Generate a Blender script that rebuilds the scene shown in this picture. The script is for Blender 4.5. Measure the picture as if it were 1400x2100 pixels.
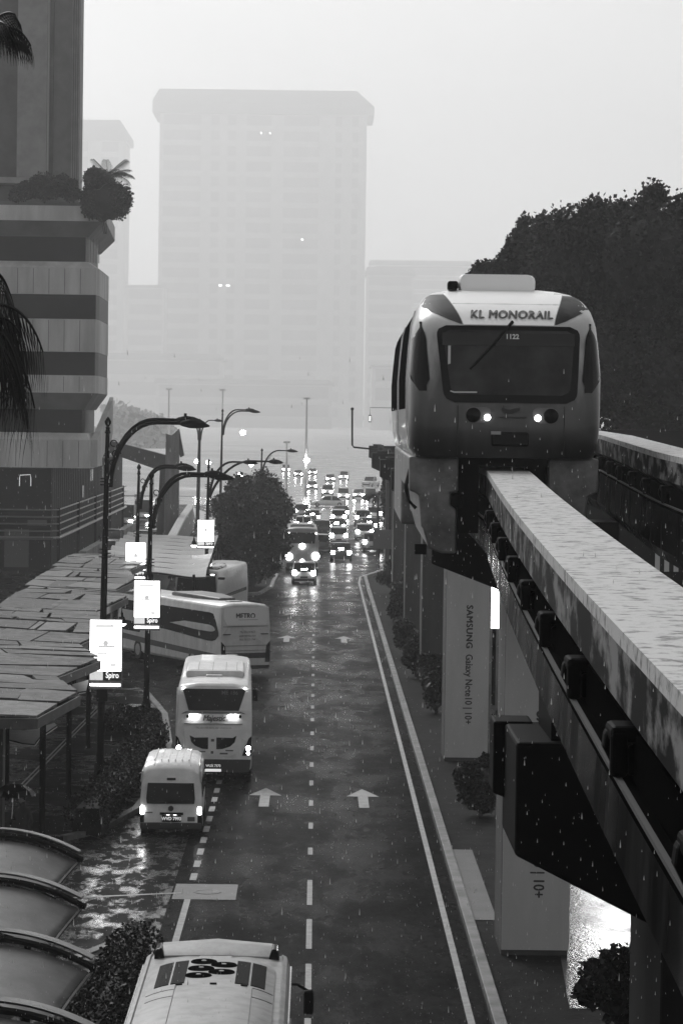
import bpy, bmesh, math, random
from mathutils import Vector, Matrix
R = random.Random(11)
for o in list(bpy.data.objects): bpy.data.objects.remove(o)
S = bpy.context.scene
COL = S.collection
PI = math.pi

# ------------------------------------------------------------------ camera
H, F, CX, CY = 11.5, 6000.0, 700.0, 1050.0        # eye height (m), focal length in pixels of a 1400 x 2100 frame
YAW, PITCH, ROLL = 52.7 / F, 191.3 / F, 0.014
fwd = Vector((math.sin(YAW) * math.cos(PITCH), math.cos(YAW) * math.cos(PITCH), -math.sin(PITCH)))
r0 = fwd.cross(Vector((0, 0, 1))).normalized(); u0 = r0.cross(fwd)
rgt = r0 * math.cos(ROLL) - u0 * math.sin(-ROLL) * -1.0
rgt = (r0 * math.cos(ROLL) + u0 * math.sin(ROLL)).normalized(); up = (u0 * math.cos(ROLL) - r0 * math.sin(ROLL)).normalized()
cd = bpy.data.cameras.new("camera"); cam = bpy.data.objects.new("camera", cd); COL.objects.link(cam)
cd.sensor_fit = 'VERTICAL'; cd.sensor_height = 36.0; cd.sensor_width = 24.0; cd.lens = F / 2100.0 * 36.0
cd.clip_start = 0.5; cd.clip_end = 8000
M = Matrix(((rgt.x, up.x, -fwd.x, 0), (rgt.y, up.y, -fwd.y, 0), (rgt.z, up.z, -fwd.z, H), (0, 0, 0, 1)))
cam.matrix_world = M
S.camera = cam

def ray(px, py):
    return fwd + rgt * ((px - CX) / F) - up * ((py - CY) / F)
def g(px, py, z=0.0):            # survey point: where that line of sight meets height z
    d = ray(px, py); t = (z - H) / d.z
    return Vector((d.x * t, d.y * t, z))
def w(px, py, Y):                # survey point: where that line of sight meets distance Y
    d = ray(px, py); t = Y / d.y
    return Vector((d.x * t, Y, H + d.z * t))

# ------------------------------------------------------------------ sky, sun, exposure
SUN_EL, SUN_AZ = math.radians(42), math.radians(-25)
wd = bpy.data.worlds.new("World"); S.world = wd; wd.use_nodes = True
nt = wd.node_tree; nt.nodes.clear()
sky = nt.nodes.new("ShaderNodeTexSky"); sky.sky_type = 'NISHITA'; sky.sun_disc = False
sky.sun_elevation = SUN_EL; sky.sun_rotation = SUN_AZ; sky.dust_density = 1.0; sky.air_density = 3.0; sky.ozone_density = 1.0
bw = nt.nodes.new("ShaderNodeRGBToBW"); bg = nt.nodes.new("ShaderNodeBackground"); wo = nt.nodes.new("ShaderNodeOutputWorld")
bg.inputs['Strength'].default_value = 0.10
nt.links.new(sky.outputs[0], bw.inputs[0])
# thick uneven rain cloud: darker patches, heavier overhead than along the horizon
tcw = nt.nodes.new("ShaderNodeTexCoord"); cn = nt.nodes.new("ShaderNodeTexNoise"); cn.inputs['Scale'].default_value = 5.0; cn.inputs['Detail'].default_value = 4
cmap = nt.nodes.new("ShaderNodeMapping"); cmap.inputs['Scale'].default_value = (1, 1, 2.5); nt.links.new(tcw.outputs['Generated'], cmap.inputs[0]); nt.links.new(cmap.outputs[0], cn.inputs['Vector'])
cr1 = nt.nodes.new("ShaderNodeMapRange"); cr1.inputs['From Min'].default_value = .3; cr1.inputs['From Max'].default_value = .7; cr1.inputs['To Min'].default_value = .92; cr1.inputs['To Max'].default_value = 1.06
nt.links.new(cn.outputs['Fac'], cr1.inputs['Value'])
sep = nt.nodes.new("ShaderNodeSeparateXYZ"); nt.links.new(tcw.outputs['Generated'], sep.inputs[0])
cr2 = nt.nodes.new("ShaderNodeMapRange"); cr2.inputs['From Min'].default_value = .06; cr2.inputs['From Max'].default_value = .16; cr2.inputs['To Min'].default_value = 1.0; cr2.inputs['To Max'].default_value = .84
nt.links.new(sep.outputs['Z'], cr2.inputs['Value'])
m1 = nt.nodes.new("ShaderNodeMath"); m1.operation = 'MULTIPLY'; nt.links.new(cr1.outputs[0], m1.inputs[0]); nt.links.new(cr2.outputs[0], m1.inputs[1])
m2 = nt.nodes.new("ShaderNodeMath"); m2.operation = 'MULTIPLY'; nt.links.new(m1.outputs[0], m2.inputs[0]); nt.links.new(bw.outputs[0], m2.inputs[1]); nt.links.new(m2.outputs[0], bg.inputs[0]); nt.links.new(bg.outputs[0], wo.inputs[0])
sd = bpy.data.lights.new("sun", 'SUN'); sd.energy = 1.8; sd.angle = math.radians(25); sd.color = (1, 1, 1)
sun = bpy.data.objects.new("sun", sd); COL.objects.link(sun)
sdir = Vector((math.sin(SUN_AZ) * math.cos(SUN_EL), math.cos(SUN_AZ) * math.cos(SUN_EL), math.sin(SUN_EL)))
sun.rotation_euler = sdir.to_track_quat('Z', 'Y').to_euler(); sun.location = (0, 0, 300)
S.view_settings.view_transform = 'Standard'; S.view_settings.look = 'None'; S.view_settings.gamma = 1
S.view_settings.exposure = 0.34; S.view_settings.use_curve_mapping = False
S.cycles.use_denoising = True; S.cycles.max_bounces = 6; S.cycles.diffuse_bounces = 3; S.cycles.glossy_bounces = 3
S.cycles.volume_bounces = 1; S.cycles.sample_clamp_indirect = 4.0; S.cycles.caustics_reflective = False; S.cycles.caustics_refractive = False
HAZE_DENSITY, HAZE_G = 0.00039, 0.7

# ------------------------------------------------------------------ materials (a black-and-white photograph: every colour is a grey)
MATS = {}
def grey(v): return (v, v, v, 1)
def mat(name, v, rough=0.6, var=0.0, scale=3.0, spec=0.5, metal=0.0, bump=0.0, stretch=(1, 1, 1), v2=None, rvar=0.0, emit=0.0, detail=4.0, lo=0.35, hi=0.65, bscale=None, coat=0.0, wet=None):
    if name in MATS: return MATS[name]
    m = bpy.data.materials.new(name); m.use_nodes = True; n = m.node_tree; N = n.nodes; L = n.links
    b = N["Principled BSDF"]
    b.inputs['Base Color'].default_value = grey(v); b.inputs['Roughness'].default_value = rough
    b.inputs['Specular IOR Level'].default_value = spec; b.inputs['Metallic'].default_value = metal
    if coat: b.inputs['Coat Weight'].default_value = coat; b.inputs['Coat Roughness'].default_value = 0.08
    if emit:
        b.inputs['Emission Color'].default_value = grey(1.0); b.inputs['Emission Strength'].default_value = emit
    if var or v2 is not None or bump or rvar:
        tc = N.new("ShaderNodeTexCoord"); mp = N.new("ShaderNodeMapping"); mp.inputs['Scale'].default_value = stretch
        L.new(tc.outputs['Object'], mp.inputs[0])
        t = N.new("ShaderNodeTexNoise"); t.inputs['Scale'].default_value = scale; t.inputs['Detail'].default_value = detail; t.inputs['Roughness'].default_value = 0.62
        L.new(mp.outputs[0], t.inputs['Vector'])
        if var or v2 is not None:
            cr = N.new("ShaderNodeValToRGB"); cr.color_ramp.elements[0].position = lo; cr.color_ramp.elements[1].position = hi
            a, c = (v * (1 - var), v * (1 + var)) if v2 is None else (v, v2)
            cr.color_ramp.elements[0].color = grey(a); cr.color_ramp.elements[1].color = grey(min(c, 0.9))
            L.new(t.outputs['Fac'], cr.inputs[0]); L.new(cr.outputs[0], b.inputs['Base Color'])
        if rvar:
            mr = N.new("ShaderNodeMapRange"); mr.inputs['From Min'].default_value = 0.35; mr.inputs['From Max'].default_value = 0.65
            mr.inputs['To Min'].default_value = max(0.03, rough - rvar); mr.inputs['To Max'].default_value = min(1, rough + rvar)
            t3 = N.new("ShaderNodeTexNoise"); t3.inputs['Scale'].default_value = scale * 0.35; t3.inputs['Detail'].default_value = 3
            L.new(mp.outputs[0], t3.inputs['Vector']); L.new(t3.outputs['Fac'], mr.inputs['Value']); L.new(mr.outputs[0], b.inputs['Roughness'])
        if wet:                                   # standing water lies in patches: (level dry, level wet, rough dry, rough wet, patch scale, from, to)
            t4 = N.new("ShaderNodeTexNoise"); t4.inputs['Scale'].default_value = wet[4]; t4.inputs['Detail'].default_value = 9; t4.inputs['Roughness'].default_value = .68
            L.new(mp.outputs[0], t4.inputs['Vector'])
            for sock, a_, c_ in (('Specular IOR Level', wet[0], wet[1]), ('Roughness', wet[2], wet[3])):
                q_ = N.new("ShaderNodeMapRange"); q_.inputs['From Min'].default_value = wet[5]; q_.inputs['From Max'].default_value = wet[6]
                q_.inputs['To Min'].default_value = a_; q_.inputs['To Max'].default_value = c_
                L.new(t4.outputs['Fac'], q_.inputs['Value']); L.new(q_.outputs[0], b.inputs[sock])
        if bump:
            t2 = N.new("ShaderNodeTexNoise"); t2.inputs['Scale'].default_value = bscale or scale * 6; t2.inputs['Detail'].default_value = 5
            L.new(tc.outputs['Object'], t2.inputs['Vector'])
            bp = N.new("ShaderNodeBump"); bp.inputs['Strength'].default_value = bump; bp.inputs['Distance'].default_value = 0.05
            L.new(t2.outputs['Fac'], bp.inputs['Height']); L.new(bp.outputs[0], b.inputs['Normal'])
    MATS[name] = m
    return m

# ------------------------------------------------------------------ mesh builder
class MB:
    def __init__(s): s.v = []; s.f = []
    def quad(s, *p):
        k = len(s.v); s.v += [tuple(q) for q in p]; s.f.append(tuple(range(k, k + len(p)))); return s
    def box(s, x0, x1, y0, y1, z0, z1, m=None):
        k = len(s.v)
        p = [(x0, y0, z0), (x1, y0, z0), (x1, y1, z0), (x0, y1, z0), (x0, y0, z1), (x1, y0, z1), (x1, y1, z1), (x0, y1, z1)]
        if m is not None: p = [tuple(m @ Vector(q)) for q in p]
        s.v += p
        s.f += [(k + a, k + b, k + c, k + d) for a, b, c, d in ((0, 3, 2, 1), (4, 5, 6, 7), (0, 1, 5, 4), (1, 2, 6, 5), (2, 3, 7, 6), (3, 0, 4, 7))]
        return s
    def loft(s, rings, caps=True, closed=True):
        k = len(s.v); n = len(rings[0])
        for r in rings: s.v += [tuple(p) for p in r]
        for i in range(len(rings) - 1):
            for j in range(n if closed else n - 1):
                a = k + i * n + j; b = k + i * n + (j + 1) % n
                s.f.append((a, b, b + n, a + n))
        if caps and closed:
            s.f.append(tuple(k + j for j in range(n))[::-1]); e = k + (len(rings) - 1) * n
            s.f.append(tuple(e + j for j in range(n)))
        return s
    def tube(s, path, rad, n=8):
        path = [Vector(p) for p in path]; rings = []
        if not isinstance(rad, (list, tuple)): rad = [rad] * len(path)
        for i, p in enumerate(path):
            d = (path[min(i + 1, len(path) - 1)] - path[max(i - 1, 0)]).normalized()
            a = d.cross(Vector((0.13, 0.31, 0.94)) if abs(d.z) < 0.9 else Vector((0, 1, 0))).normalized(); b = d.cross(a)
            rings.append([p + (a * math.cos(2 * PI * j / n) + b * math.sin(2 * PI * j / n)) * rad[i] for j in range(n)])
        return s.loft(rings)
    def lathe(s, prof, c=(0, 0, 0), n=14, axis='z'):
        rings = []
        for r, h in prof:
            ring = []
            for j in range(n):
                a = 2 * PI * j / n; x, y = r * math.cos(a), r * math.sin(a)
                q = {'z': (x, y, h), 'y': (x, h, y), 'x': (h, x, y)}[axis]
                ring.append((c[0] + q[0], c[1] + q[1], c[2] + q[2]))
            rings.append(ring)
        return s.loft(rings)
    def prism(s, poly, a0, a1, axis='z'):          # poly extruded between two positions on an axis
        def P(u, v, a): return {'z': (u, v, a), 'y': (u, a, v), 'x': (a, u, v)}[axis]
        return s.loft([[P(u, v, a0) for u, v in poly], [P(u, v, a1) for u, v in poly]])
    def add(s, o):
        k = len(s.v); s.v += o.v; s.f += [tuple(i + k for i in f) for f in o.f]; return s
    def build(s, name, m, parent=None, smooth=None, bevel=0.0, recalc=True, loc=None):
        me = bpy.data.meshes.new(name); me.from_pydata(s.v, [], s.f); me.update()
        if recalc:
            bm = bmesh.new(); bm.from_mesh(me); bmesh.ops.recalc_face_normals(bm, faces=bm.faces); bm.to_mesh(me); bm.free()
        if smooth:
            me.polygons.foreach_set('use_smooth', [True] * len(me.polygons)); me.set_sharp_from_angle(angle=math.radians(smooth))
        me.materials.append(m)
        o = bpy.data.objects.new(name, me); COL.objects.link(o)
        if parent: o.parent = parent
        if loc: o.location = loc
        if bevel:
            b = o.modifiers.new("bevel", 'BEVEL'); b.width = bevel; b.segments = 2; b.limit_method = 'ANGLE'; b.angle_limit = math.radians(35)
        return o

def tag(o, label, cat, group=None, kind=None):
    o['label'] = label; o['category'] = cat
    if group: o['group'] = group
    if kind: o['kind'] = kind
    return o
def struct(o): o['kind'] = 'structure'; return o
def thing(name, label, cat, loc=(0, 0, 0), rotz=0.0, group=None):
    o = bpy.data.objects.new(name, None); COL.objects.link(o); o.location = loc; o.rotation_euler = (0, 0, rotz)
    o.empty_display_size = 0.3
    return tag(o, label, cat, group)
KIDS = {}
def dup(root, loc=None, rotz=None, label=None, group=None, scale=None):
    def cp(o, par):
        c = o.copy(); COL.objects.link(c); c.parent = par
        for k in o.children: cp(k, c)
        return c
    r = cp(root, None)
    if loc is not None: r.location = loc
    if rotz is not None: r.rotation_euler = (0, 0, rotz)
    if label: r['label'] = label
    if group: r['group'] = group
    if scale: r.scale = (scale,) * 3
    return r
def text(s, size, fn, name, m, parent, shear=0.0, offset=0.0, sx=1.0, align='CENTER', spacing=1.0, bold=0.0):
    """lettering as a mesh; fn maps flat (u, v) to a point on the surface"""
    cu = bpy.data.curves.new("txt", 'FONT'); cu.body = s; cu.size = size; cu.shear = shear; cu.offset = offset; cu.align_x = align; cu.align_y = 'CENTER'
    cu.space_character = spacing; cu.resolution_u = 3
    to = bpy.data.objects.new("txt", cu); COL.objects.link(to)
    dg = bpy.context.evaluated_depsgraph_get(); me = bpy.data.meshes.new_from_object(to.evaluated_get(dg))
    COL.objects.unlink(to); bpy.data.objects.remove(to)
    me.name = name
    if bold:                                       # heavier strokes: the outline laid down again a touch to each side
        vs = [(q.co.x * sx, q.co.y) for q in me.vertices]; fs = [tuple(q.vertices) for q in me.polygons]; V_, F_ = [], []
        for k_, (dx_, dy_) in enumerate(((0, 0), (bold, 0), (-bold, 0), (0, bold * .7), (0, -bold * .7))):
            o_ = len(V_); V_ += [(a_ + dx_, b_ + dy_, k_) for a_, b_ in vs]; F_ += [tuple(i_ + o_ for i_ in q) for q in fs]
        me = bpy.data.meshes.new(name); me.from_pydata([tuple(Vector(fn(a_, b_)) + Vector((0, -.0004 * k_, 0))) for a_, b_, k_ in V_], [], F_)
    else:
        for vv in me.vertices: vv.co = Vector(fn(vv.co.x * sx, vv.co.y))
    me.materials.clear(); me.materials.append(m)
    o = bpy.data.objects.new(name, me); COL.objects.link(o)
    if parent: o.parent = parent
    return o
def rrect(w_, h_, r, n=4, cx=0.0, cz=0.0):
    pts = []
    for sx, sz, a0 in ((1, 1, 0), (-1, 1, 90), (-1, -1, 180), (1, -1, 270)):
        for i in range(n + 1):
            a = math.radians(a0 + 90 * i / n)
            pts.append((cx + sx * (w_ / 2 - r) + r * math.cos(a), cz + sz * (h_ / 2 - r) + r * math.sin(a)))
    return pts

# shared greys
asphalt = mat('wet_asphalt', 0.004, 0.30, v2=0.019, scale=4.0, bump=0.16, bscale=22, detail=12, stretch=(1.6, .6, 1), wet=(.0012, .0032, .34, .20, .30, .40, .64))
paving = mat('wet_paving', 0.006, 0.36, v2=0.028, scale=0.5, bump=0.15, bscale=5, detail=8, wet=(.002, .10, .4, .12, .45, .50, .62))
soil = mat('wet_soil', 0.005, 0.7, v2=0.018, scale=1.2, bump=0.5, spec=0.03, detail=8)
kerbm = mat('kerb_concrete', 0.05, 0.6, v2=0.16, scale=1.5, detail=8)
paint = mat('road_paint', 0.16, 0.55, v2=0.30, scale=4, detail=8)
conc = mat('stained_concrete', 0.20, 0.7, v2=0.42, scale=0.5, stretch=(1, 1, 0.25), detail=6)
dark = mat('dark_metal', 0.005, 0.5, spec=0.015)
black = mat('black_gloss', 0.005, 0.22, spec=0.14)
glass = mat('dark_glass', 0.006, 0.08, spec=0.14)
white = mat('white_coach_paint', 0.60, 0.35, var=0.16, scale=2.2, coat=0.3, stretch=(1, 1, .35), detail=7)
rubber = mat('tyre_rubber', 0.012, 0.8)
rimm = mat('wheel_rim', 0.3, 0.4, metal=0.6)
chrome = mat('bright_trim', 0.6, 0.25, metal=0.9)
ink = mat('dark_lettering', 0.02, 0.5)
pale_ink = mat('pale_lettering', 0.6, 0.5)
lit_tail = mat('lit_tail_lamp', 0.5, 0.4, emit=26)
lit_brake = mat('lit_brake_lamp', 0.5, 0.4, emit=60)
lit_head = mat('lit_headlamp', 0.6, 0.3, emit=90)
lit_sign = mat('lit_sign_face', 0.8, 0.4, emit=4.0)
lit_lamp = mat('lit_lamp', 0.8, 0.4, emit=30)
leafm = mat('leaf', 0.022, 0.5, var=0.5, scale=0.7, spec=0.15)
leaf_dark = mat('leaf_dark', 0.010, 0.5, var=0.5, scale=1.0, spec=0.10)
bark = mat('bark', 0.035, 0.8, var=0.4, scale=6)

# ------------------------------------------------------------------ ground, road, kerbs
def flat(poly, z, name, m):
    b = MB(); b.quad(*[(x, y, z) for x, y in poly]); return struct(b.build(name, m))
flat([(-2500, 424.5), (2500, 424.5), (2500, 5600), (-2500, 5600)], -.012, 'far_ground', mat('far_ground', .30, .8, var=.2, scale=.02))  # pale colour here stands in for mist over the distant ground
flat([(-2500, -200), (2500, -200), (2500, 5600), (-2500, 5600)], -0.02, 'ground', soil)
road_b = MB()
road_b.quad((-34, -30, 0), (3.45, -30, 0), (3.45, 212, 0), (7.6, 236, 0), (9.0, 380, 0), (60, 384, 0), (60, 420, 0), (12, 424, 0), (16, 900, 0), (-14, 900, 0), (-11, 424, 0), (-60, 420, 0), (-60, 384, 0), (-34, 380, 0))
road = struct(road_b.build('road', asphalt))
sp = flat([(3.75, -30), (40, -30), (40, 376), (9.4, 376), (8.0, 236), (3.75, 211)], -0.005, 'pavement', soil)
def island(pts, z, name, m):
    b = MB(); b.prism(pts, -0.05, z, 'z'); return struct(b.build(name, m))
def kerb(path, name='kerb', wd_=0.24, h=0.16):
    b = MB(); P = [Vector((x, y, 0)) for x, y in path]; rings = []
    for i, p in enumerate(P):
        d = (P[min(i + 1, len(P) - 1)] - P[max(i - 1, 0)]).normalized(); n = Vector((d.y, -d.x, 0))
        rings.append([p - n * wd_ / 2 + Vector((0, 0, -.04)), p - n * wd_ / 2 + Vector((0, 0, h)), p + n * wd_ / 2 + Vector((0, 0, h)), p + n * wd_ / 2 + Vector((0, 0, -.04))])
    b.loft(rings); return struct(b.build(name, kerbm, bevel=0.02))
kerb([(3.62, y) for y in range(20, 212, 12)] + [(3.65, 212), (7.8, 236), (9.2, 376)])
P2 = [g(130, 1725), g(200, 1709), g(280, 1665), g(332, 1600), g(347, 1530), g(338, 1470), g(300, 1425)]
isl2 = [(p.x, p.y) for p in P2] + [(-8.2, 126), (-26, 124), (-26, 79)]
island(isl2, 0.13, 'pavement', paving)
kerb([(p.x, p.y) for p in P2])
isl1 = [(-3.05, 20), (-3.05, 60), (-3.4, 62.3), (-4.2, 63), (-4.9, 61), (-5.3, 20)]
island(isl1, 0.13, 'pavement', paving); kerb(isl1[0:5])
isl3 = [(-2.75, 330), (-2.75, 215), (-2.95, 198), (-3.6, 190), (-5.4, 187.5), (-7.5, 189), (-9.5, 200), (-10.5, 330)]
island(isl3, 0.13, 'pavement', soil); kerb(isl3[0:7])
isl4 = [(-11, 426), (-3.4, 426), (-2.6, 440), (-2.2, 900), (-4.0, 900), (-5.0, 440)]
flat([(-11, 318), (9, 318), (9.4, 383), (16, 424), (15.6, 900), (-13.6, 900), (-11, 424), (-30, 415), (-30, 384), (-11, 382)], .004, 'added_water_sheet', mat('added_water_sheet', .02, .22, rvar=.1, scale=.25, bump=.015, bscale=6, spec=.5))  # water sheet added so its reflection brightens the far road
# right-hand brick panel and the wide wet forecourt behind the pillars
pave_b = MB(); pave_b.quad((3.76, 67, .012), (4.3, 67, .012), (4.3, 78, .012), (3.76, 78, .012))
slab = struct(pave_b.build('pavement', mat('pale_slab', 0.03, 0.5, v2=0.06, scale=1.0, detail=8)))
fc = MB(); fc.quad((5.1, 57, .008), (30, 57, .008), (30, 118, .008), (8.2, 118, .008))
struct(fc.build('path', mat('flooded_paving', 0.02, 0.12, v2=0.05, scale=1.5, bump=0.16, bscale=9, rvar=0.08, spec=0.9, detail=8)))
# markings, each a thin sheet on the asphalt
mk = MB()
def strip(x0, y0, x1, y1, w_=0.13):
    mk.quad((x0 - w_ / 2, y0, .006), (x0 + w_ / 2, y0, .006), (x1 + w_ / 2, y1, .006), (x1 - w_ / 2, y1, .006))
for y in (46.5, 52.0, 57.6, 63.1, 68.8): strip(-.02, y, -.02, y + 3.75, .125)
y = 76.8
while y < 205: strip(-.02, y, -.02, y + 1.25, .125); y += 4.85
y = 72.3
while y < 96: strip(-2.92, y, -2.92, y + 1.1, .17); y += 2.12
strip(-2.95, 60, -2.92, 70.0, .15)
yy = 20
while yy < 205: strip(3.1, yy, 3.1, yy + 5.0, .14); yy += 5.0
strip(3.1, 205, 3.3, 213, .14); strip(3.3, 213, 7.3, 237, .14); strip(7.3, 237, 8.6, 372, .14)
def arrow(x, y, L=4.3):
    mk.quad((x - .15, y, .006), (x + .15, y, .006), (x + .15, y + L * .62, .006), (x - .15, y + L * .62, .006))
    mk.quad((x - .5, y + L * .6, .0065), (x + .5, y + L * .6, .0065), (x + .02, y + L, .0065), (x - .02, y + L, .0065))
arrow(-1.42, 86.2); arrow(1.55, 86.2); arrow(-1.42, 150); arrow(1.55, 150)
for x in (-1.4, 1.55, 4.6): strip(x - 1.3, 366, x + 1.3, 366, .3) if False else None
mk.quad((-2.6, 368, .006), (8.4, 368, .006), (8.4, 368.6, .006), (-2.6, 368.6, .006))
struct(mk.build('road_markings', paint, recalc=False))
pt = MB(); pt.quad((-3.3, 69.4, .007), (-1.78, 69.4, .007), (-1.78, 71.7, .007), (-3.3, 71.7, .007))
struct(pt.build('road_patch', mat('patch_concrete', 0.05, 0.5, v2=0.09, scale=3, detail=8)))
mh = MB(); mh.lathe([(0, .008), (.34, .008), (.34, .016), (.27, .018), (.26, .012), (0, .014)], (-2.5, 70.5, 0), 24)
tag(mh.build('manhole_cover', mat('cast_iron', 0.03, 0.4, var=.3, scale=12)), 'round iron manhole cover in a pale square road patch', 'manhole cover')
def puddle(px, py, rx, ry_, z=.0085, n=22):
    c = g(px, py, z); ph = [R.uniform(0, 6) for _ in range(4)]; pts = []
    for i in range(n):
        a = 2 * PI * i / n; k = 1 + .22 * math.sin(2 * a + ph[0]) + .16 * math.sin(3 * a + ph[1]) + .12 * math.sin(5 * a + ph[2])
        pts.append((c.x + rx * k * math.cos(a), c.y + ry_ * k * math.sin(a)))
    flat(pts, z, 'puddle', mat('puddle_water', .02, .10, rvar=.06, scale=1.5, bump=.10, bscale=10, spec=.6))
flat([(-9, 40), (-5.35, 40), (-4.95, 61), (-4.2, 63.1), (-3.35, 62.4), (-3.35, 82), (-5.2, 84), (-6.4, 79.4), (-9, 79)], .004, 'wet_apron', mat('wet_apron', .006, .3, v2=.03, scale=1.2, bump=.12, bscale=12, detail=9, stretch=(1.5, .6, 1), wet=(.002, .30, .34, .12, 1.3, .50, .62)))
# drain channel across the bay
dr = MB(); a, b_ = g(150, 1842), g(372, 1832)
dr.quad((a.x, a.y - .05, .009), (b_.x, b_.y - .05, .009), (b_.x, b_.y + .12, .009), (a.x, a.y + .12, .009)); struct(dr.build('road_joint', mat('joint_seal', 0.2, 0.3, var=.4, scale=5)))
for k in range(2):
    dl = MB(); a, b_ = g(205 + 7 * k, 1445, .14), g(28 + 9 * k, 1625, .14)
    dl.quad((a.x - .03, a.y, .138), (a.x + .03, a.y, .138), (b_.x + .03, b_.y, .138), (b_.x - .03, b_.y, .138)); struct(dl.build('path_drain_edge', mat('drain_edge', 0.16, 0.4)))
# ------------------------------------------------------------------ monorail: beams, pillars, train
def bx(d):      # centre line of the nearer beam
    return 1.609 + .01656 * d + .00029963 * d * d if d < 45 else 2.961 + .016 * (d - 45)
def bz(d):
    return H - (1.234 - .00952 * d - .0000177 * d * d) if d < 45 else H - .77
def b2x(d): return 2 * (3.6 + (d - 24) * .0318 if d < 62.7 else 4.83 + (d - 62.7) * .009) - bx(d)
def b2z(d): return 11.05 + min(max(d - 45, -20), 30) * .010
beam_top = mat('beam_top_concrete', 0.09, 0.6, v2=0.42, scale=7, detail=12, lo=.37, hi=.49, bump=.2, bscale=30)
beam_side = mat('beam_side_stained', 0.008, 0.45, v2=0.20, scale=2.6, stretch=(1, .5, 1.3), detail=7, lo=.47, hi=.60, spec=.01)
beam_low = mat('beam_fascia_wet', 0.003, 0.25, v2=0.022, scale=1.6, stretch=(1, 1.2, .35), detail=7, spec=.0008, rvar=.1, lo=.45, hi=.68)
def sweep(ds, cx, cz, prof, sgn=1):
    rings = []
    for d in ds: rings.append([(cx(d) + sgn * u, d, cz(d) + v) for u, v in prof])
    return MB().loft(rings)
def monorail_beam(label, cx, cz, d0, d1, sgn, b0, nb, deep=1.34):
    t = thing('monorail_beam', label, 'monorail track', (0, 0, 0), 0, 'monorail beams on the pillars')
    ds = [d0 + (d1 - d0) * i / 60 for i in range(61)]
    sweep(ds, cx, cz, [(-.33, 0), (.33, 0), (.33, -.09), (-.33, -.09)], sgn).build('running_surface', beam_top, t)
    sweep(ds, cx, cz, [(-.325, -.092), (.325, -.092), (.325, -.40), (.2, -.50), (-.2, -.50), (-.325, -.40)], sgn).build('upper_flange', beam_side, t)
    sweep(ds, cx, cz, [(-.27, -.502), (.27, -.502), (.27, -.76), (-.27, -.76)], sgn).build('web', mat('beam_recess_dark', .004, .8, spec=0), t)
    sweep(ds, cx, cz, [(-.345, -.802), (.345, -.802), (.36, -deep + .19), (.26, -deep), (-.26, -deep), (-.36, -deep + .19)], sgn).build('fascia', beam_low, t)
    for s_ in (-1, 1):
        sweep(ds, cx, cz, [(s_ * .335, -.735), (s_ * .365, -.735), (s_ * .365, -.758), (s_ * .335, -.758)], sgn).build('power_rail', mat('rail_pale', .10, .4, spec=.02), t)
    sweep(ds, cx, cz, [(-.36, -.7605), (.36, -.7605), (.36, -.80), (-.36, -.80)], sgn).build('cable_tray', MATS['beam_recess_dark'], t)
    for i in range(nb):
        d = b0 + 3.8 * i; x, z = cx(d), cz(d)
        for s_ in ((-1,) if sgn == 1 else (-1,)):
            b = MB(); f = lambda u: x + s_ * u
            xs = sorted((f(.19), f(.40)))
            b.box(xs[0], xs[1], d - .16, d + .16, z - .56, z - .47)
            b.box(*sorted((f(.31), f(.40))), d - .17, d - .07, z - .735, z - .50)
            b.prism([(f(.27), z - .49), (f(.41), z - .51), (f(.42), z - .60), (f(.36), z - .715), (f(.27), z - .715)], d + .03, d + .17, 'y')
            b.box(*sorted((f(.22), f(.30))), d - .05, d + .05, z - .74, z - .58)
            b.build('bracket', dark, t, bevel=.025)
    return t
monorail_beam('long pale topped monorail beam sweeping from the train towards the viewer', bx, bz, 4.0, 150, 1, 11.3, 9)
monorail_beam('outer monorail beam behind the train, under the tree', b2x, b2z, 22.0, 150, -1, 40.0, 8, 1.62)
pan = mat('ad_panel_grey', 0.34, 0.5, v2=0.44, scale=.6, stretch=(1, 1, .3))
pil_dark = mat('pillar_concrete_dark', 0.02, 0.6, v2=0.07, scale=.8, stretch=(1, 1, .2), detail=6)
head_m = mat('crosshead_dark', 0.004, 0.6, var=.4, scale=1, spec=.04)
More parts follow.
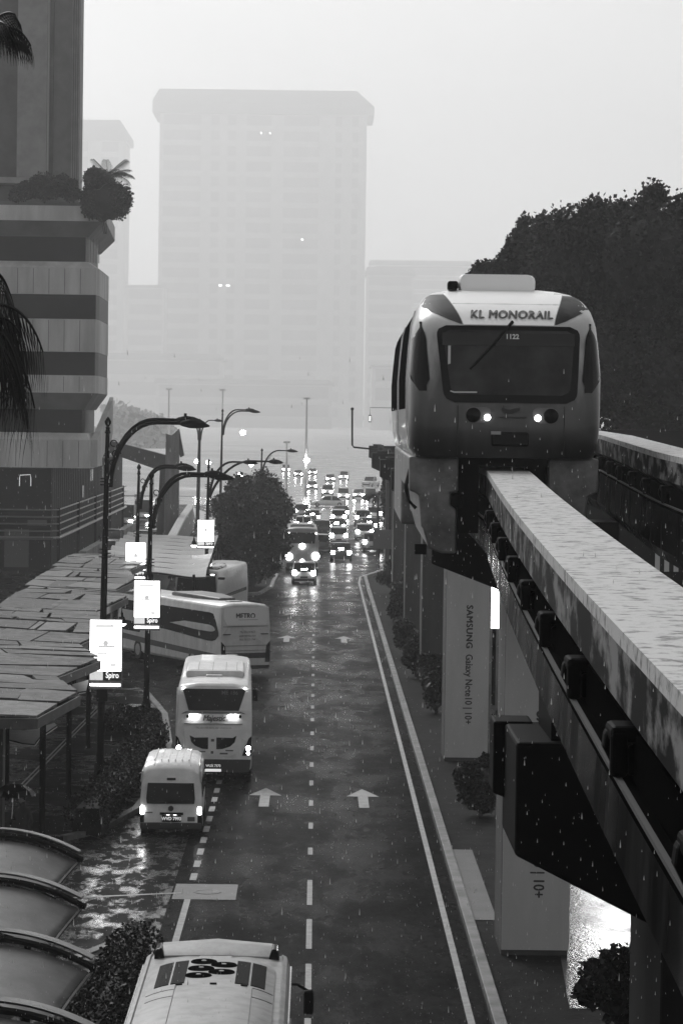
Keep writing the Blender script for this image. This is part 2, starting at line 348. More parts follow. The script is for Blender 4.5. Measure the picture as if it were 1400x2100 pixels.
def pillar(x, d, top, arm_l, arm_r, label, ad=True, step=False):
    t = thing('monorail_pillar', label, 'pillar', (x, d, 0), 0, 'monorail pillars along the median')
    hw, dp = .72, 2.4
    MB().box(-hw, hw, 0, dp, -.05, top - 1.2).build('shaft', pil_dark if ad or d > 40 else mat('pillar_shade', .006, .6, v2=.02, scale=.8, stretch=(1, 1, .2), spec=.03), t, bevel=.04)  # nearest shaft's colour is darkened to carry the station's shade
    yb = (0.35, dp - .35)
    poly = [(-hw - arm_l, top), (hw + arm_r, top), (hw + arm_r, top - .95), (hw, top - 1.55), (-hw, top - 1.55), (-hw - arm_l, top - .95)]
    MB().prism(poly, yb[0], yb[1], 'y').build('crosshead', head_m, t, bevel=.03)
    if step:
        MB().prism([(-hw - arm_l - .1, top + .02), (-hw - arm_l + .25, top + .02), (-hw - arm_l + .25, top - .75), (-hw - arm_l - .1, top - .62)], yb[1] - .2, yb[1] + .35, 'y').build('bearing_block', head_m, t, bevel=.02)
    if arm_l: MB().box(-hw - arm_l + .3, -hw - arm_l + 1.0, .5, dp - .5, top, top + (.33 if step else .12)).build('bearing_pad', dark, t)
    if ad:
        p = MB().box(-hw + .01, hw + .02, -.06, -.004, .12, top - 1.1 if top > 9 else top - 1.3).build('ad_panel', pan, t)
        text('SAMSUNG', .30, lambda u, v: (.06 + v, -.064, 5.28 - u), 'lettering', ink, p, sx=1.0, align='LEFT', spacing=1.1, bold=.013)
        text('Galaxy Note10 | 10+', .33, lambda u, v: (.06 + v, -.064, 3.62 - u * .84), 'lettering', ink, p, align='LEFT', sx=1.0, bold=.009)
    return t
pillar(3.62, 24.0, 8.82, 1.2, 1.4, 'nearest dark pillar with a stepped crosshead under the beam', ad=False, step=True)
pillar(4.83, 62.7, 9.35, 1.6, 1.0, 'grey pillar with only the end of its advert showing below the crosshead')
pillar(5.16, 98.5, 9.35, 1.5, 1.0, 'grey pillar with the whole advert readable beside the round bushes')
for i, (d, lab) in enumerate(((128, 'bare hazy pillar next beyond the advert pillars'), (156, 'bare hazy pillar second beyond the advert pillars'), (186, 'bare hazy pillar third beyond the advert pillars, by the bushes'), (236, 'far hazy pillar by the signboard where the kerb bends'))):
    pillar(5.3 + (d - 98) * .004 + (.5 if d > 200 else 0), d, 9.35, 1.4, 1.0, lab, ad=False)

# ---- train
TD, TX = 45.0, 2.90
TYAW = -math.atan(.0116)
train = thing('monorail_train', 'white and grey monorail train with lit headlamps riding the beam', 'monorail train', (TX, TD, bz(45)), TYAW)
t_pale = mat('train_paint_pale', 0.40, 0.32, var=.25, scale=1.8, coat=.3, detail=6)
t_low = mat('train_paint_dark', 0.035, 0.35, var=.5, scale=2.2, coat=.2, detail=7)
t_white = mat('train_paint_white', 0.88, 0.35)
t_mid = mat('train_stripe_grey', 0.03, 0.5, v2=.008, scale=1.3, lo=.45, hi=.5, spec=.12)
t_skirt = mat('train_skirt', 0.16, 0.45, var=.4, scale=2.5, detail=6)
t_glass = mat('train_windscreen', 0.02, 0.10, v2=.06, scale=1.2, spec=.14)
def lerp_tab(tab, z):
    for (z0, a0), (z1, a1) in zip(tab, tab[1:]):
        if z <= z1:
            k = max(0, (z - z0) / (z1 - z0)); k = k * k * (3 - 2 * k) if False else k
            return a0 + (a1 - a0) * k
    return tab[-1][1]
HWT = [(.2, 1.40), (.35, 1.46), (.7, 1.49), (1.5, 1.50), (1.9, 1.47), (2.3, 1.43), (2.55, 1.36), (2.7, 1.26), (2.8, 1.12), (2.86, .92), (2.9, .6), (2.92, .25)]
Y0T = [(.2, .06), (.5, 0), (1.0, .02), (1.5, .10), (2.0, .24), (2.25, .36), (2.45, .62), (2.6, .92), (2.72, 1.28), (2.82, 1.75), (2.88, 2.15), (2.92, 2.6)]
hwf = lambda z: lerp_tab(HWT, z)
y0f = lambda z: lerp_tab(Y0T, z)
NL, NN = .85, 4.2
def fy(x, z):
    hw = hwf(z); q = min(abs(x) / hw, .9999)
    return y0f(z) + NL - NL * (1 - q ** NN) ** (1 / NN)
def nose_ring(z, yend):
    pts = []; hw = hwf(z); n = 18
    for i in range(n + 1):
        a = -PI / 2 + PI * i / n; s_ = math.sin(a)
        x = hw * math.copysign(abs(s_) ** (2 / NN), s_); y = y0f(z) + NL - NL * abs(math.cos(a)) ** (2 / NN)
        pts.append((x, y, z))
    return pts + [(hw, yend, z), (-hw, yend, z)]
zs_low = [.2, .26, .35, .5, .7, .85, 1.0]
zs_up = [1.0, 1.25, 1.5, 1.7, 1.9, 2.1, 2.25, 2.4, 2.5, 2.6, 2.68, 2.75, 2.8, 2.84, 2.88, 2.905, 2.92]
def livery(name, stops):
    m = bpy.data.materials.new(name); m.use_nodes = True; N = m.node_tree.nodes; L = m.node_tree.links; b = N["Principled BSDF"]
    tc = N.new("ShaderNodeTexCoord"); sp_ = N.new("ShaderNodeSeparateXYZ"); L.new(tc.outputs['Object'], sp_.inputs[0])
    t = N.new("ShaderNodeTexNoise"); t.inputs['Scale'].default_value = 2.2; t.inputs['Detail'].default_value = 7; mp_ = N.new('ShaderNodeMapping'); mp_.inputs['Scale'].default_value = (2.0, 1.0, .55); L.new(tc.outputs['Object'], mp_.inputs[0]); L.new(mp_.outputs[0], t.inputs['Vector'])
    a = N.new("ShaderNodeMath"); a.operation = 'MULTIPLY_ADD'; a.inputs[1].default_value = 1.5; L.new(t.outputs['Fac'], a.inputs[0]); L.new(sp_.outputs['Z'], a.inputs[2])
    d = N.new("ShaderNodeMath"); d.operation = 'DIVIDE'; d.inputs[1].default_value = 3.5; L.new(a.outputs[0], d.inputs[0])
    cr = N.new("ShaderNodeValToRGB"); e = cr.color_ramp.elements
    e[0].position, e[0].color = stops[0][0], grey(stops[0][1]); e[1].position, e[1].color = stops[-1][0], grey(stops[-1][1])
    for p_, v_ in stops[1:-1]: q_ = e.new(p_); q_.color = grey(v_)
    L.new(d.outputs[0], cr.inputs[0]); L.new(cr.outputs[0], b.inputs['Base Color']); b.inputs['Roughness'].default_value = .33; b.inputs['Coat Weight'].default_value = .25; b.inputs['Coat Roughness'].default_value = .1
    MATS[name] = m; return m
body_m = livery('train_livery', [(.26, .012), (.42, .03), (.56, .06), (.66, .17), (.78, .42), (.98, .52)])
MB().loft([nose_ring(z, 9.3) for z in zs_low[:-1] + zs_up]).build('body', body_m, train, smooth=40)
def patch(rows, off, name, m, parent, cols=14, smooth=40):
    """rows: list of (z, xl, xr) laid on the nose surface"""
    grid = []
    for z, xl, xr in rows:
        grid.append([(xl + (xr - xl) * j / cols, fy(xl + (xr - xl) * j / cols, z) - off, z) for j in range(cols + 1)])
    b = MB(); b.loft(grid, caps=False, closed=False)
    back = [[(x, y + off * .9, z) for x, y, z in r_] for r_ in grid]
    b.loft(back, caps=False, closed=False)
    n = cols + 1; R0 = len(grid); k = 0; o = R0 * n
    for i in range(R0 - 1):
        for j in (0, cols): b.f.append((i * n + j, (i + 1) * n + j, o + (i + 1) * n + j, o + i * n + j))
    for j in range(cols):
        for i in (0, R0 - 1): b.f.append((i * n + j, i * n + j + 1, o + i * n + j + 1, o + i * n + j))
    return b.build(name, m, parent, smooth=smooth)
def rr_rows(x0t, x1t, zt, x0b, x1b, zb, r, n=22):
    rows = []
    for i in range(n + 1):
        z = zb + (zt - zb) * i / n; k = (z - zb) / (zt - zb)
        xl = x0b + (x0t - x0b) * k; xr = x1b + (x1t - x1b) * k
        e = 0
        dz = min(z - zb, zt - z)
        if dz < r: e = r - math.sqrt(max(0, r * r - (r - dz) ** 2))
        rows.append((z, xl + e, xr - e))
    return rows
fr = patch(rr_rows(-1.09, 1.15, 2.24, -.95, 1.09, 1.05, .16), .03, 'windscreen_frame', black, train)
gl = patch(rr_rows(-.99, 1.06, 2.17, -.84, .98, 1.17, .12), .042, 'windscreen', t_glass, train)
patch([(1.93 + .24 * i / 6, -.985 + .0 * i, 1.055) for i in range(6)], .048, 'sun_band', mat('sun_band', .012, .15), gl)
text('1122', .105, lambda u, v: (.09 + u, fy(.09, 2.07 + v) - .055, 2.07 + v), 'lettering', pale_ink, gl, offset=.004)
MB().tube([(-.86, fy(-.86, 1.22) - .05, 1.22), (-.80, fy(-.80, 1.2) - .05, 1.2), (-.45, fy(-.45, 1.2) - .05, 1.205)], .012, 5).build('console_reflection', pale_ink, gl)  # pale strip painted on the glass as the console's reflection
MB().box(-.90, -.86, .12, .135, 1.62, 1.92).build('sticker', pale_ink, gl)
# forehead
def fore(z):
    k = (z - 2.25) / .65; return -.66 - .36 * k ** 1.3, .74 + .26 * k ** 1.3
rows = [(z, *fore(z)) for z in [2.255, 2.3, 2.36, 2.43, 2.5, 2.57, 2.64, 2.7, 2.75, 2.79, 2.83, 2.86]]
rows = [(z, max(a, -hwf(z) * .93), min(b, hwf(z) * .93)) for z, a, b in rows]
fh = patch(rows, .012, 'forehead_panel', t_white, train)
text('KL MONORAIL', .185, lambda u, v: (.085 + u, fy(.085 + u, 2.42 + v) - .035, 2.42 + v), 'lettering', ink, fh, sx=1.0, shear=.15, spacing=1.06, bold=.009)
for sd_ in (-1, 1):
    rows = []
    for z in [2.27, 2.33, 2.4, 2.47, 2.54, 2.61, 2.67, 2.72, 2.77]:
        a, b = fore(z); inner = (b + .012) if sd_ > 0 else (a - .012); k = (z - 2.27) / .5
        outer = sd_ * min(hwf(z) * .985, abs(inner) + .03 + .75 * k ** .8)
        lo_, hi_ = sorted((inner, outer)); rows.append((z, lo_, hi_))
    patch(rows, .010, 'corner_stripe', t_mid, train, cols=8)
    # quarter windows
    rows = []
    for i in range(13):
        k = i / 12; z = 1.22 + 1.08 * k
        xin = 1.14 + .10 * k if k > .12 else 1.20; e = max(0, .18 - abs(k - .0) * 1.2)
        xo = hwf(z) * (.992 - .10 * max(0, k - .75) / .25 - .10 * max(0, .2 - k) / .2)
        lo_, hi_ = sorted((sd_ * (xin + .02 + .08 * max(0, k - .8) / .2), sd_ * max(xo, xin + .06))); rows.append((z, lo_, hi_))
    patch(rows, .014, 'quarter_window', glass, train, cols=8)
    # headlamp pods
    cxx = -.42 if sd_ < 0 else .60
    pod = patch(rr_rows(cxx - .20, cxx + .20, .98, cxx - .17, cxx + .17, .74, .09, 10), .010, 'headlamp_pod', mat('pod_grey', .10, .3), train, cols=6)
    xd, xl_ = (-.50, -.285) if sd_ < 0 else (.69, .49)
    MB().lathe([(0, -.03), (.095, -.02), (.115, .0), (.115, .05), (0, .05)], (xd, fy(xd, .855) - .035, .855), 18, 'y').build('headlamp', black, pod, smooth=40)
    MB().lathe([(0, -.02), (.042, -.015), (.05, .0), (.05, .05), (0, .05)], (xl_, fy(xl_, .82) - .03, .82), 16, 'y').build('headlamp', mat('lit_train_lamp', .8, .3, emit=7), pod, smooth=40)
sw = MB(); sw.prism([(-.05, 1.02), (-.02, .96), (.05, .945), (.22, .98), (.20, .93), (.10, .885), (-.01, .885), (-.07, .94)], -.03, -.01, 'y'); sw.build('logo', ink, train)
for x_ in (-.74, .90): MB().tube([(x_, fy(x_, z_) - .002, z_) for z_ in (.24, .4, .6, .8, 1.0)], .008, 4).build('panel_seam', ink, train)
MB().box(-.12, .32, -.022, -.005, .815, .835).build('logo_bar', ink, train)
MB().box(-.22, .35, -.10, .2, .38, .60).build('coupler', black, train, bevel=.03)
MB().box(-.23, -.08, -.13, -.09, .56, .61).build('coupler_plate', mat('pale_metal', .3, .4), train)
MB().tube([(.1, fy(.1, 2.31) - .05, 2.31), (-.2, fy(-.2, 1.95) - .075, 1.95)], .028, 6).build('wiper_arm', black, train)
MB().tube([(-.10, fy(-.1, 2.06) - .08, 2.06), (-.56, fy(-.56, 1.56) - .07, 1.56)], .018, 6).build('wiper_blade', black, train)
pod = MB(); pod.loft([[(x * sx - .07, y, z) for x, z in rrect(1.24, .30, .10, 3, 0, 2.97)] for y, sx in ((2.05, .94), (2.15, 1.0), (4.6, 1.0), (4.7, .95))]); pod.build('roof_unit', t_white, train, smooth=40)
MB().box(-.86, -.7, 1.9, 2.3, 2.86, 3.0).build('roof_horn', dark, train, bevel=.03)
def side_windows(y0_, y1_, par):
    for s_ in (-1, 1):
        y = y0_
        while y < y1_ - .8:
            lo_, hi_ = sorted((s_ * 1.475, s_ * 1.53))
            b = MB(); b.loft([[(s_ * (hwf(z) - .06), yy, z), (s_ * (hwf(z) + .012), yy, z), (s_ * (hwf(z) + .012), yy + .95, z), (s_ * (hwf(z) - .06), yy + .95, z)] for z, yy in ((.95, y), (1.5, y), (1.9, y), (2.3, y), (2.45, y))])
            b.build('side_window', mat('side_glass', .006, .4, spec=.0), par); y += 1.25
        b = MB(); b.loft([[(s_ * (hwf(z) - .05), y0_ - .15, z), (s_ * (hwf(z) + .022), y0_ - .15, z), (s_ * (hwf(z) + .022), y0_ - .06, z), (s_ * (hwf(z) - .05), y0_ - .06, z)] for z in (.3, .8, 1.4, 1.9, 2.3, 2.5)]); b.build('door_edge', chrome, par)
side_windows(1.7, 9.2, train)
# skirts: stepped profile each side of the beam
for s_ in (-1, 1):
    prof = [(-1.47, .20), (-.70, .20), (-.70, -.34), (-.82, -.36), (-.82, -.55), (-.72, -.62), (-.72, -.92), (-.72, -1.30), (-.95, -1.30), (-1.15, -1.22), (-1.24, -.92), (-1.27, -.88), (-1.31, -.40), (-1.38, -.36), (-1.46, -.33)]
    prof = [(s_ * -a if s_ > 0 else a, z) for a, z in prof]
    MB().prism(prof, .42, 8.9, 'y').build('skirt', t_skirt, train, bevel=.03)
    xs = sorted((s_ * .36, s_ * .69)); MB().box(xs[0], xs[1], 1.0, 8.8, -1.0, .18).build('bogie', dark, train)
    xs = sorted((s_ * .62, s_ * .86)); MB().box(xs[0], xs[1], .62, .95, -.62, -.36).build('guide_wheel', black, train, bevel=.05)
MB().box(-.7, .7, .7, 8.8, .06, .19).build('underframe', dark, train)
xs = (-1.42, -1.2); MB().box(-1.36, -1.18, .38, .6, -1.32, -1.16).build('step_plate', dark, train); MB().tube([(-1.44, .9, .0), (-1.50, .9, -.25), (-1.46, .9, -.5), (-1.34, .9, -.62)], .03, 6).build('cable', black, train)
# second car
body2 = MB(); body2.loft([[(hw_ * sx, y, z) for hw_, z in sec] for y, sx, sec in [(yy, k_, [(-hwf(z), z) for z in (.2, .5, 1.0, 1.5, 1.9, 2.3, 2.55, 2.7, 2.8, 2.88)] + [(hwf(z), z) for z in (2.88, 2.8, 2.7, 2.55, 2.3, 1.9, 1.5, 1.0, .5, .2)]) for yy, k_ in ((9.8, .98), (9.9, 1.0), (18.9, 1.0), (19.0, .98))]])
body2.build('rear_car_body', t_pale, train, smooth=40); side_windows(10.2, 18.6, train)
MB().box(-1.25, 1.25, 9.25, 9.85, .25, 2.6).build('gangway', rubber, train)
for s_ in (-1, 1):
    xs = sorted((s_ * .72, s_ * 1.42)); MB().box(xs[0], xs[1], 10.1, 18.6, -1.2, .2).build('rear_skirt', t_skirt, train, bevel=.05)
# ------------------------------------------------------------------ vehicles (local frame: origin on the road under the rear, +y forward)
def wheel(parent, x, y, r=.32, wd_=.2):
    s_ = 1 if x > 0 else -1
    t = MB().lathe([(0, x - s_ * wd_), (r * .9, x - s_ * wd_), (r, x - s_ * wd_ * .8), (r, x - s_ * .03), (r * .93, x), (r * .6, x), (0, x - s_ * .01)], (0, y, r), 18, 'x').build('wheel', rubber, parent, smooth=35)
    MB().lathe([(0, x + s_ * .012), (r * .3, x + s_ * .014), (r * .58, x + s_ * .004), (r * .6, x - s_ * .02)], (0, y, r), 12, 'x').build('rim', rimm, t, smooth=35)
def ysec(pts, mirror=True):
    return pts + [(-x, z) for x, z in pts[::-1]]
def make_car(name, label, group, loc, rotz, paint_v, kind='sedan', front_lit=False, brake=True, taxi=False, L=4.4, W=1.72, hgt=1.45):
    t = thing(name, label, {'mpv': 'van', 'pickup': 'pickup truck'}.get(kind, 'car'), loc, rotz, group)
    pm = mat('car_paint_%02d' % int(paint_v * 100), paint_v, .25, var=.06, scale=2, coat=.5)
    h = W / 2; belt = .92 if kind != 'mpv' else 1.02
    st = {'sedan': [(0, .82, .62), (.12, .94, .88), (.7, .98, belt), (2.9, 1.0, belt), (3.9, .96, .78), (L - .12, .9, .68), (L, .8, .5)],
          'hatch': [(0, .86, .70), (.10, .96, .95), (.5, 1.0, belt), (2.9, 1.0, belt), (3.7, .96, .82), (L - .1, .88, .70), (L, .78, .5)],
          'mpv': [(0, .9, .8), (.08, .98, 1.0), (.5, 1.0, belt), (3.2, 1.0, belt), (3.9, .96, .95), (L - .1, .9, .78), (L, .8, .5)],
          'pickup': [(0, .9, .85), (.05, .96, 1.05), (1.5, 1.0, 1.05), (3.6, 1.0, 1.02), (4.2, .96, .98), (L - .1, .92, .85), (L, .85, .55)]}[kind]
    rings = []
    for y, k, zt in st:
        rings.append([(x * k * h, y, z) for x, z in ysec([(.80, .20), (.95, .28), (1.0, .50), (.99, .5 + (zt - .5) * .6), (.93, zt - .03 if zt > .55 else zt + .02), (.70, zt + .02 if zt > .55 else zt + .03)])])
    MB().loft(rings).build('body', pm, t, smooth=38)
    cab = {'sedan': [(.55, .90, belt), (1.05, .84, hgt - .10), (1.35, .80, hgt), (2.3, .80, hgt), (2.65, .83, hgt - .07), (3.35, .92, belt)],
           'hatch': [(.06, .92, belt), (.45, .84, hgt - .06), (.7, .80, hgt), (2.2, .80, hgt), (2.6, .83, hgt - .07), (3.35, .92, belt)],
           'mpv': [(.04, .93, belt), (.20, .87, hgt - .08), (.45, .83, hgt), (2.7, .83, hgt), (3.0, .86, hgt - .08), (3.75, .93, belt)],
           'pickup': [(1.7, .93, 1.04), (1.9, .86, hgt - .08), (2.1, .82, hgt), (3.0, .82, hgt), (3.2, .85, hgt - .07), (3.8, .93, 1.02)]}[kind]
    gm = glass; b = MB(); rr_ = []
    for y, k, zt in cab:
        rr_.append([(-.93 * h, y, belt - .05), (-k * h, y, zt - .02), (-k * h * .86, y, zt), (k * h * .86, y, zt), (k * h, y, zt - .02), (.93 * h, y, belt - .05)])
    b.loft(rr_).build('cabin_glass', gm, t, smooth=30)
    ya, yb = cab[1][0] + .06, cab[-2][0] - .04
    MB().loft([[(x * h * .81, y, z) for x, z in ((-1, hgt - .06), (-.92, hgt + .005), (0, hgt + .03), (.92, hgt + .005), (1, hgt - .06))] for y in (ya, (ya + yb) / 2, yb)]).build('roof', pm, t, smooth=40)
    for sx in (-1, 1):
        for i, (y, _, z) in enumerate((cab[0], cab[-1])):
            q = cab[1] if i == 0 else cab[-2]
            MB().tube([(sx * .915 * h, y, z), (sx * .86 * h, q[0], q[2] - .02)], .04, 5).build('pillar', pm, t)
        ym = (cab[2][0] + cab[3][0]) / 2
        MB().tube([(sx * .945 * h, ym, belt), (sx * .83 * h, ym, hgt - .04)], .035, 5).build('pillar', pm, t)
        MB().box(sx * h * 1.0 - .09 + sx * .07, sx * h * 1.0 + .09 + sx * .07, 3.0 if kind != 'pickup' else 3.6, 3.12 if kind != 'pickup' else 3.72, belt, belt + .15).build('mirror', pm, t, bevel=.03)
        for y in (.78, L - .82): wheel(t, sx * (h + .005), y, .31)
        z0 = {'sedan': .62, 'hatch': .70, 'mpv': .78, 'pickup': .72}[kind]
        MB().box(*sorted((sx * h * .60, sx * h * .93)), -.03 if kind != 'sedan' else -.02, .10, z0 - .03, z0 + .27).build('tail_lamp', lit_brake if brake else mat('tail_lamp_off', .10, .2), t, bevel=.02)
        MB().box(*sorted((sx * h * .50, sx * h * .82)), L - .16, L + .01, .52, .78).build('headlamp', lit_head if front_lit else mat('headlamp_off', .4, .1), t, bevel=.03)
    if brake: MB().box(-.22, .22, cab[0][0] + .08, cab[0][0] + .2, belt + .10, belt + .17).build('brake_lamp', lit_brake, t)
    MB().box(-.26, .26, -.04, .02, .45, .57).build('number_plate', ink, t)
    MB().box(-h * .88, h * .88, -.06, .10, .24, .42).build('rear_bumper', mat('bumper_dark', .03, .5), t, bevel=.04)
    MB().box(-h * .7, h * .7, L - .05, L + .02, .30, .48).build('grille', dark, t, bevel=.02)
    if taxi: MB().box(-.28, .28, 1.5, 1.68, hgt + .02, hgt + .16).build('taxi_sign', mat('taxi_sign', .7, .4, emit=2), t, bevel=.03)
    return t

# ---- white van with lit tail lamps
def make_van():
    p = g(350, 1712); t = thing('van', 'white van with a lit number plate waiting in the bus bay behind the coach', 'van', (p.x, p.y, 0), .012)
    vp = mat('van_paint', .72, .35, var=.12, scale=2.5, coat=.3)
    st = [(0, .99, 1.74), (.05, 1.0, 1.80), (.22, 1.0, 1.92), (.6, 1.0, 1.98), (3.2, 1.0, 1.98), (3.9, .97, 1.9), (4.3, .95, 1.3), (4.65, .88, 1.0), (4.69, .8, .8)]
    rings = []
    for i, (y, k, zt) in enumerate(st):
        yb_ = -.0
        rings.append([(x * .85 * k, y + (0 if i > 2 else (.14 * max(0, z - .9) / .9)), z) for x, z in ysec([(.92, .32), (.99, .42), (1.0, .9), (.95, zt - .32), (.88, zt - .08), (.74, zt - .01), (.4, zt + .03)])])
    MB().loft(rings).build('body', vp, t, smooth=40)
    rg = MB()
    for i in range(6):
        x = -.48 + .19 * i; rg.box(x - .012, x + .012, .45, 3.2, 2.0, 2.025)
    rg.build('roof_rib', vp, t)
    def ry(z): return -.012 + .14 * max(0, z - .9) / .9
    def face(poly, off, name, m, par=t):
        b = MB(); b.loft([[(x, ry(z) - off, z) for x, z in poly], [(x, ry(z) + .03, z) for x, z in poly]]); return b.build(name, m, par)
    face([(-.64, 1.42), (.62, 1.42), (.66, 1.0), (.64, .86), (-.66, .86), (-.68, 1.0)], .016, 'rear_window', glass)
    face([(-.12, 1.56), (.12, 1.56), (.12, 1.50), (-.12, 1.50)], .02, 'brake_lamp', black)
    tg = face([(-.30, .62), (.34, .62), (.34, .56), (-.30, .56)], .05, 'plate_lamp_bar', black)
    face([(-.12, .565), (-.03, .565), (-.03, .55), (-.12, .55)], .055, 'plate_lamp', mat('plate_lamp', .8, .4, emit=3), tg); face([(.07, .565), (.16, .565), (.16, .55), (.07, .55)], .055, 'plate_lamp', MATS['plate_lamp'], tg)
    pl = face([(-.24, .545), (.28, .545), (.28, .36), (-.24, .36)], .03, 'number_plate', black)
    text('WVD 7993', .125, lambda u, v: (.02 + u, ry(.45) - .034, .45 + v), 'lettering', mat('plate_ink', .8, .5, emit=.25), pl, offset=.006, sx=.92)
    MB().lathe([(0, -.03), (.075, -.03), (.075, .02), (0, .02)], (0, ry(.74), .73), 16, 'y').build('badge', mat('badge', .08, .3, metal=.6), t)
    for s_ in (-1, 1):
        xs = sorted((s_ * .73, s_ * .845))
        MB().box(xs[0], xs[1], -.02, .12, .56, .78).build('tail_lamp', mat('lit_van_lamp', .8, .3, emit=12), t, bevel=.03)
        MB().box(xs[0], xs[1], -.015, .12, .30, .55).build('lamp_lens', black, t, bevel=.02)
        for y in (.85, 3.7): wheel(t, s_ * .852, y, .32)
        for a, b_ in ((.35, 1.3), (1.4, 2.4), (2.5, 3.5)):
            b = MB(); b.loft([[(s_ * x, y, z) for x, z in ((.80, 1.0), (.857, 1.0), (.838, 1.5), (.79, 1.5))] for y in (a, b_)]); b.build('side_window', glass, t)
        MB().box(*sorted((s_ * .87, s_ * 1.06)), 3.75, 3.85, 1.02, 1.24).build('mirror', black, t, bevel=.03)
        MB().tube([(s_ * .82, .03, 1.45), (s_ * .80, .25, 1.7), (s_ * .79, 3.4, 1.7)], .025, 5).build('drip_rail', mat('pale_metal', .3, .4), t)
    MB().box(-.84, .84, -.10, .1, .16, .34).build('rear_bumper', mat('bumper_dark', .03, .5), t, bevel=.03)
    MB().box(-.70, -.5, ry(.62) - .012, ry(.62), .60, .63).build('model_script', mat('script_grey', .1, .4), t)
    MB().box(.46, .66, ry(.42) - .012, ry(.42), .38, .50).build('sticker', mat('script_grey', .1, .4), t)
    return t
make_van()

# ---- coaches
def coach_body(t, L, W, hh, taper=.03, m=None):
    h = W / 2; rings = []
    for y, k, dz in ((0, .965, -.10), (.06, .985, -.03), (.3, 1, 0), (L - .5, 1, 0), (L - .15, .98, -.08), (L, .93, -.3)):
        rings.append([(x * h * k, y + (max(0, z - 1.9) * .10 if y < .2 else (-max(0, z - 1.6) * .12 if y > L - .3 else 0)), z) for x, z in ysec([(.93, .34), (1.0, .45), (1.0, 1.2), (1.0, 2.0), (.965, hh - .22 + dz), (.93, hh - .09 + dz), (.86, hh - .02 + dz), (.45, hh + .05 + dz)])])
    return MB().loft(rings).build('body', m or white, t, smooth=35)
def coach_sides(t, L, W, hh, z0=1.55, z1=None, strip=True, y0_=.9):
    h = W / 2; z1 = z1 or hh - .42
    for s_ in (-1, 1):
        b = MB(); b.loft([[(s_ * x, y, z) for x, z in ((h - .08, z0), (h + .008, z0), (h * (1 - .035 * (z1 - 2) / 1.0) + .008, z1), (h - .12, z1))] for y in (y0_, L - .3)]); b.build('side_window', glass, t)
        if strip: MB().box(*sorted((s_ * (h - .05), s_ * (h + .006))), .5, L - .4, .92, 1.12).build('side_stripe', mat('stripe_dark', .04, .3), t)
        for y in (2.4, 3.4, L - 2.4):
            wheel(t, s_ * (h + .004), y, .48, .3)
def rear_face(t, W, fn):
    """patches on the raked rear: y follows the body"""
def ry_c(z): return .0 + max(0, z - 1.9) * .10
def rpatch(t, poly, name, m, off=.02, back=.05):
    b = MB(); b.loft([[(x, ry_c(z) - off, z) for x, z in poly], [(x, ry_c(z) + back, z) for x, z in poly]]); return b.build(name, m, t)
rear_grey = mat('coach_rear_grey', .70, .35, var=.10, scale=2.0, coat=.25)
p = g(437, 1605)
c1 = thing('coach', 'white coach with lit rear lamps and a black rear window, ahead of the van', 'coach', (p.x, p.y, 0), .024, 'coaches around the bus bay')
coach_body(c1, 11.6, 2.40, 3.08); coach_sides(c1, 11.6, 2.40, 3.08)
rpatch(c1, [(-1.17, 2.98), (1.17, 2.98), (1.19, 2.2), (1.19, .9), (1.15, .42), (-1.15, .42), (-1.19, .9), (-1.19, 2.2)], 'rear_panel', rear_grey, .012)
rwn = rpatch(c1, [(-.99, 2.95), (1.0, 2.95), (.78, 2.27), (-.79, 2.27)], 'rear_window', glass, .03)
text('ME 136', .17, lambda u, v: (.49 + u, ry_c(2.83) - .036, 2.83 + v), 'lettering', mat('window_lettering', .12, .5), rwn, offset=.004)
rpatch(c1, [(-1.02, 2.17), (1.0, 2.17), (.86, 2.24), (-.88, 2.24)], 'seam', mat('panel_seam', .10, .5), .018)
lp = text('Majestic', .25, lambda u, v: (0 + u, ry_c(2.03) - .022, 2.03 + v), 'lettering', ink, c1, shear=.3, sx=.85, bold=.008)
text('TEL: 03-2150 8672  www.metro.com', .075, lambda u, v: (0 + u, ry_c(1.73) - .022, 1.73 + v), 'lettering', mat('faint_lettering', .14, .5), c1)
for s_, xs in ((-1, (-.70, -.56)), (1, (.54, .68))):
    b = MB().lathe([(0, -.03), (.05, -.03), (.05, .05), (0, .05)], (s_ * .82 + .0, ry_c(2.09), 2.09), 12, 'y').build('rear_lamp_dark', black, c1)
    for x in xs: MB().lathe([(0, -.045), (.052, -.04), (.055, .05), (0, .05)], (x, ry_c(2.09), 2.09), 12, 'y').build('rear_lamp', lit_tail, c1)
rpatch(c1, [(-.92, 1.86), (.90, 1.86), (.90, 1.845), (-.92, 1.845)], 'seam', MATS['panel_seam'], .018)
cov = rpatch(c1, [(-.93, 1.69), (.90, 1.69), (.86, 1.15), (.76, .95), (.5, .84), (-.5, .84), (-.76, .95), (-.86, 1.15)], 'engine_cover', mat('cover_grey', .68, .35, var=.08, scale=2), .03)
rpatch(cov, [(-.75, 1.49), (-.60, 1.42), (-.17, 1.43), (-.17, 1.06), (-.35, 1.07), (-.58, 1.17), (-.70, 1.29)], 'vent', black, .045)
rpatch(cov, [(.72, 1.49), (.60, 1.42), (.09, 1.43), (.09, 1.06), (.28, 1.07), (.52, 1.15), (.66, 1.28)], 'vent', black, .045)
for (x0, x1, z0, z1, m_) in ((-.08, .02, 1.30, 1.38, 'badge'), (-.08, 0, .92, 1.0, 'badge'), (-.62, -.25, .96, 1.0, 'script_grey'), (.2, .45, .90, .95, 'script_grey'), (.38, .62, 1.0, 1.04, 'script_grey')):
    rpatch(cov, [(x0, z0), (x1, z0), (x1, z1), (x0, z1)], 'emblem', MATS[m_], .04)
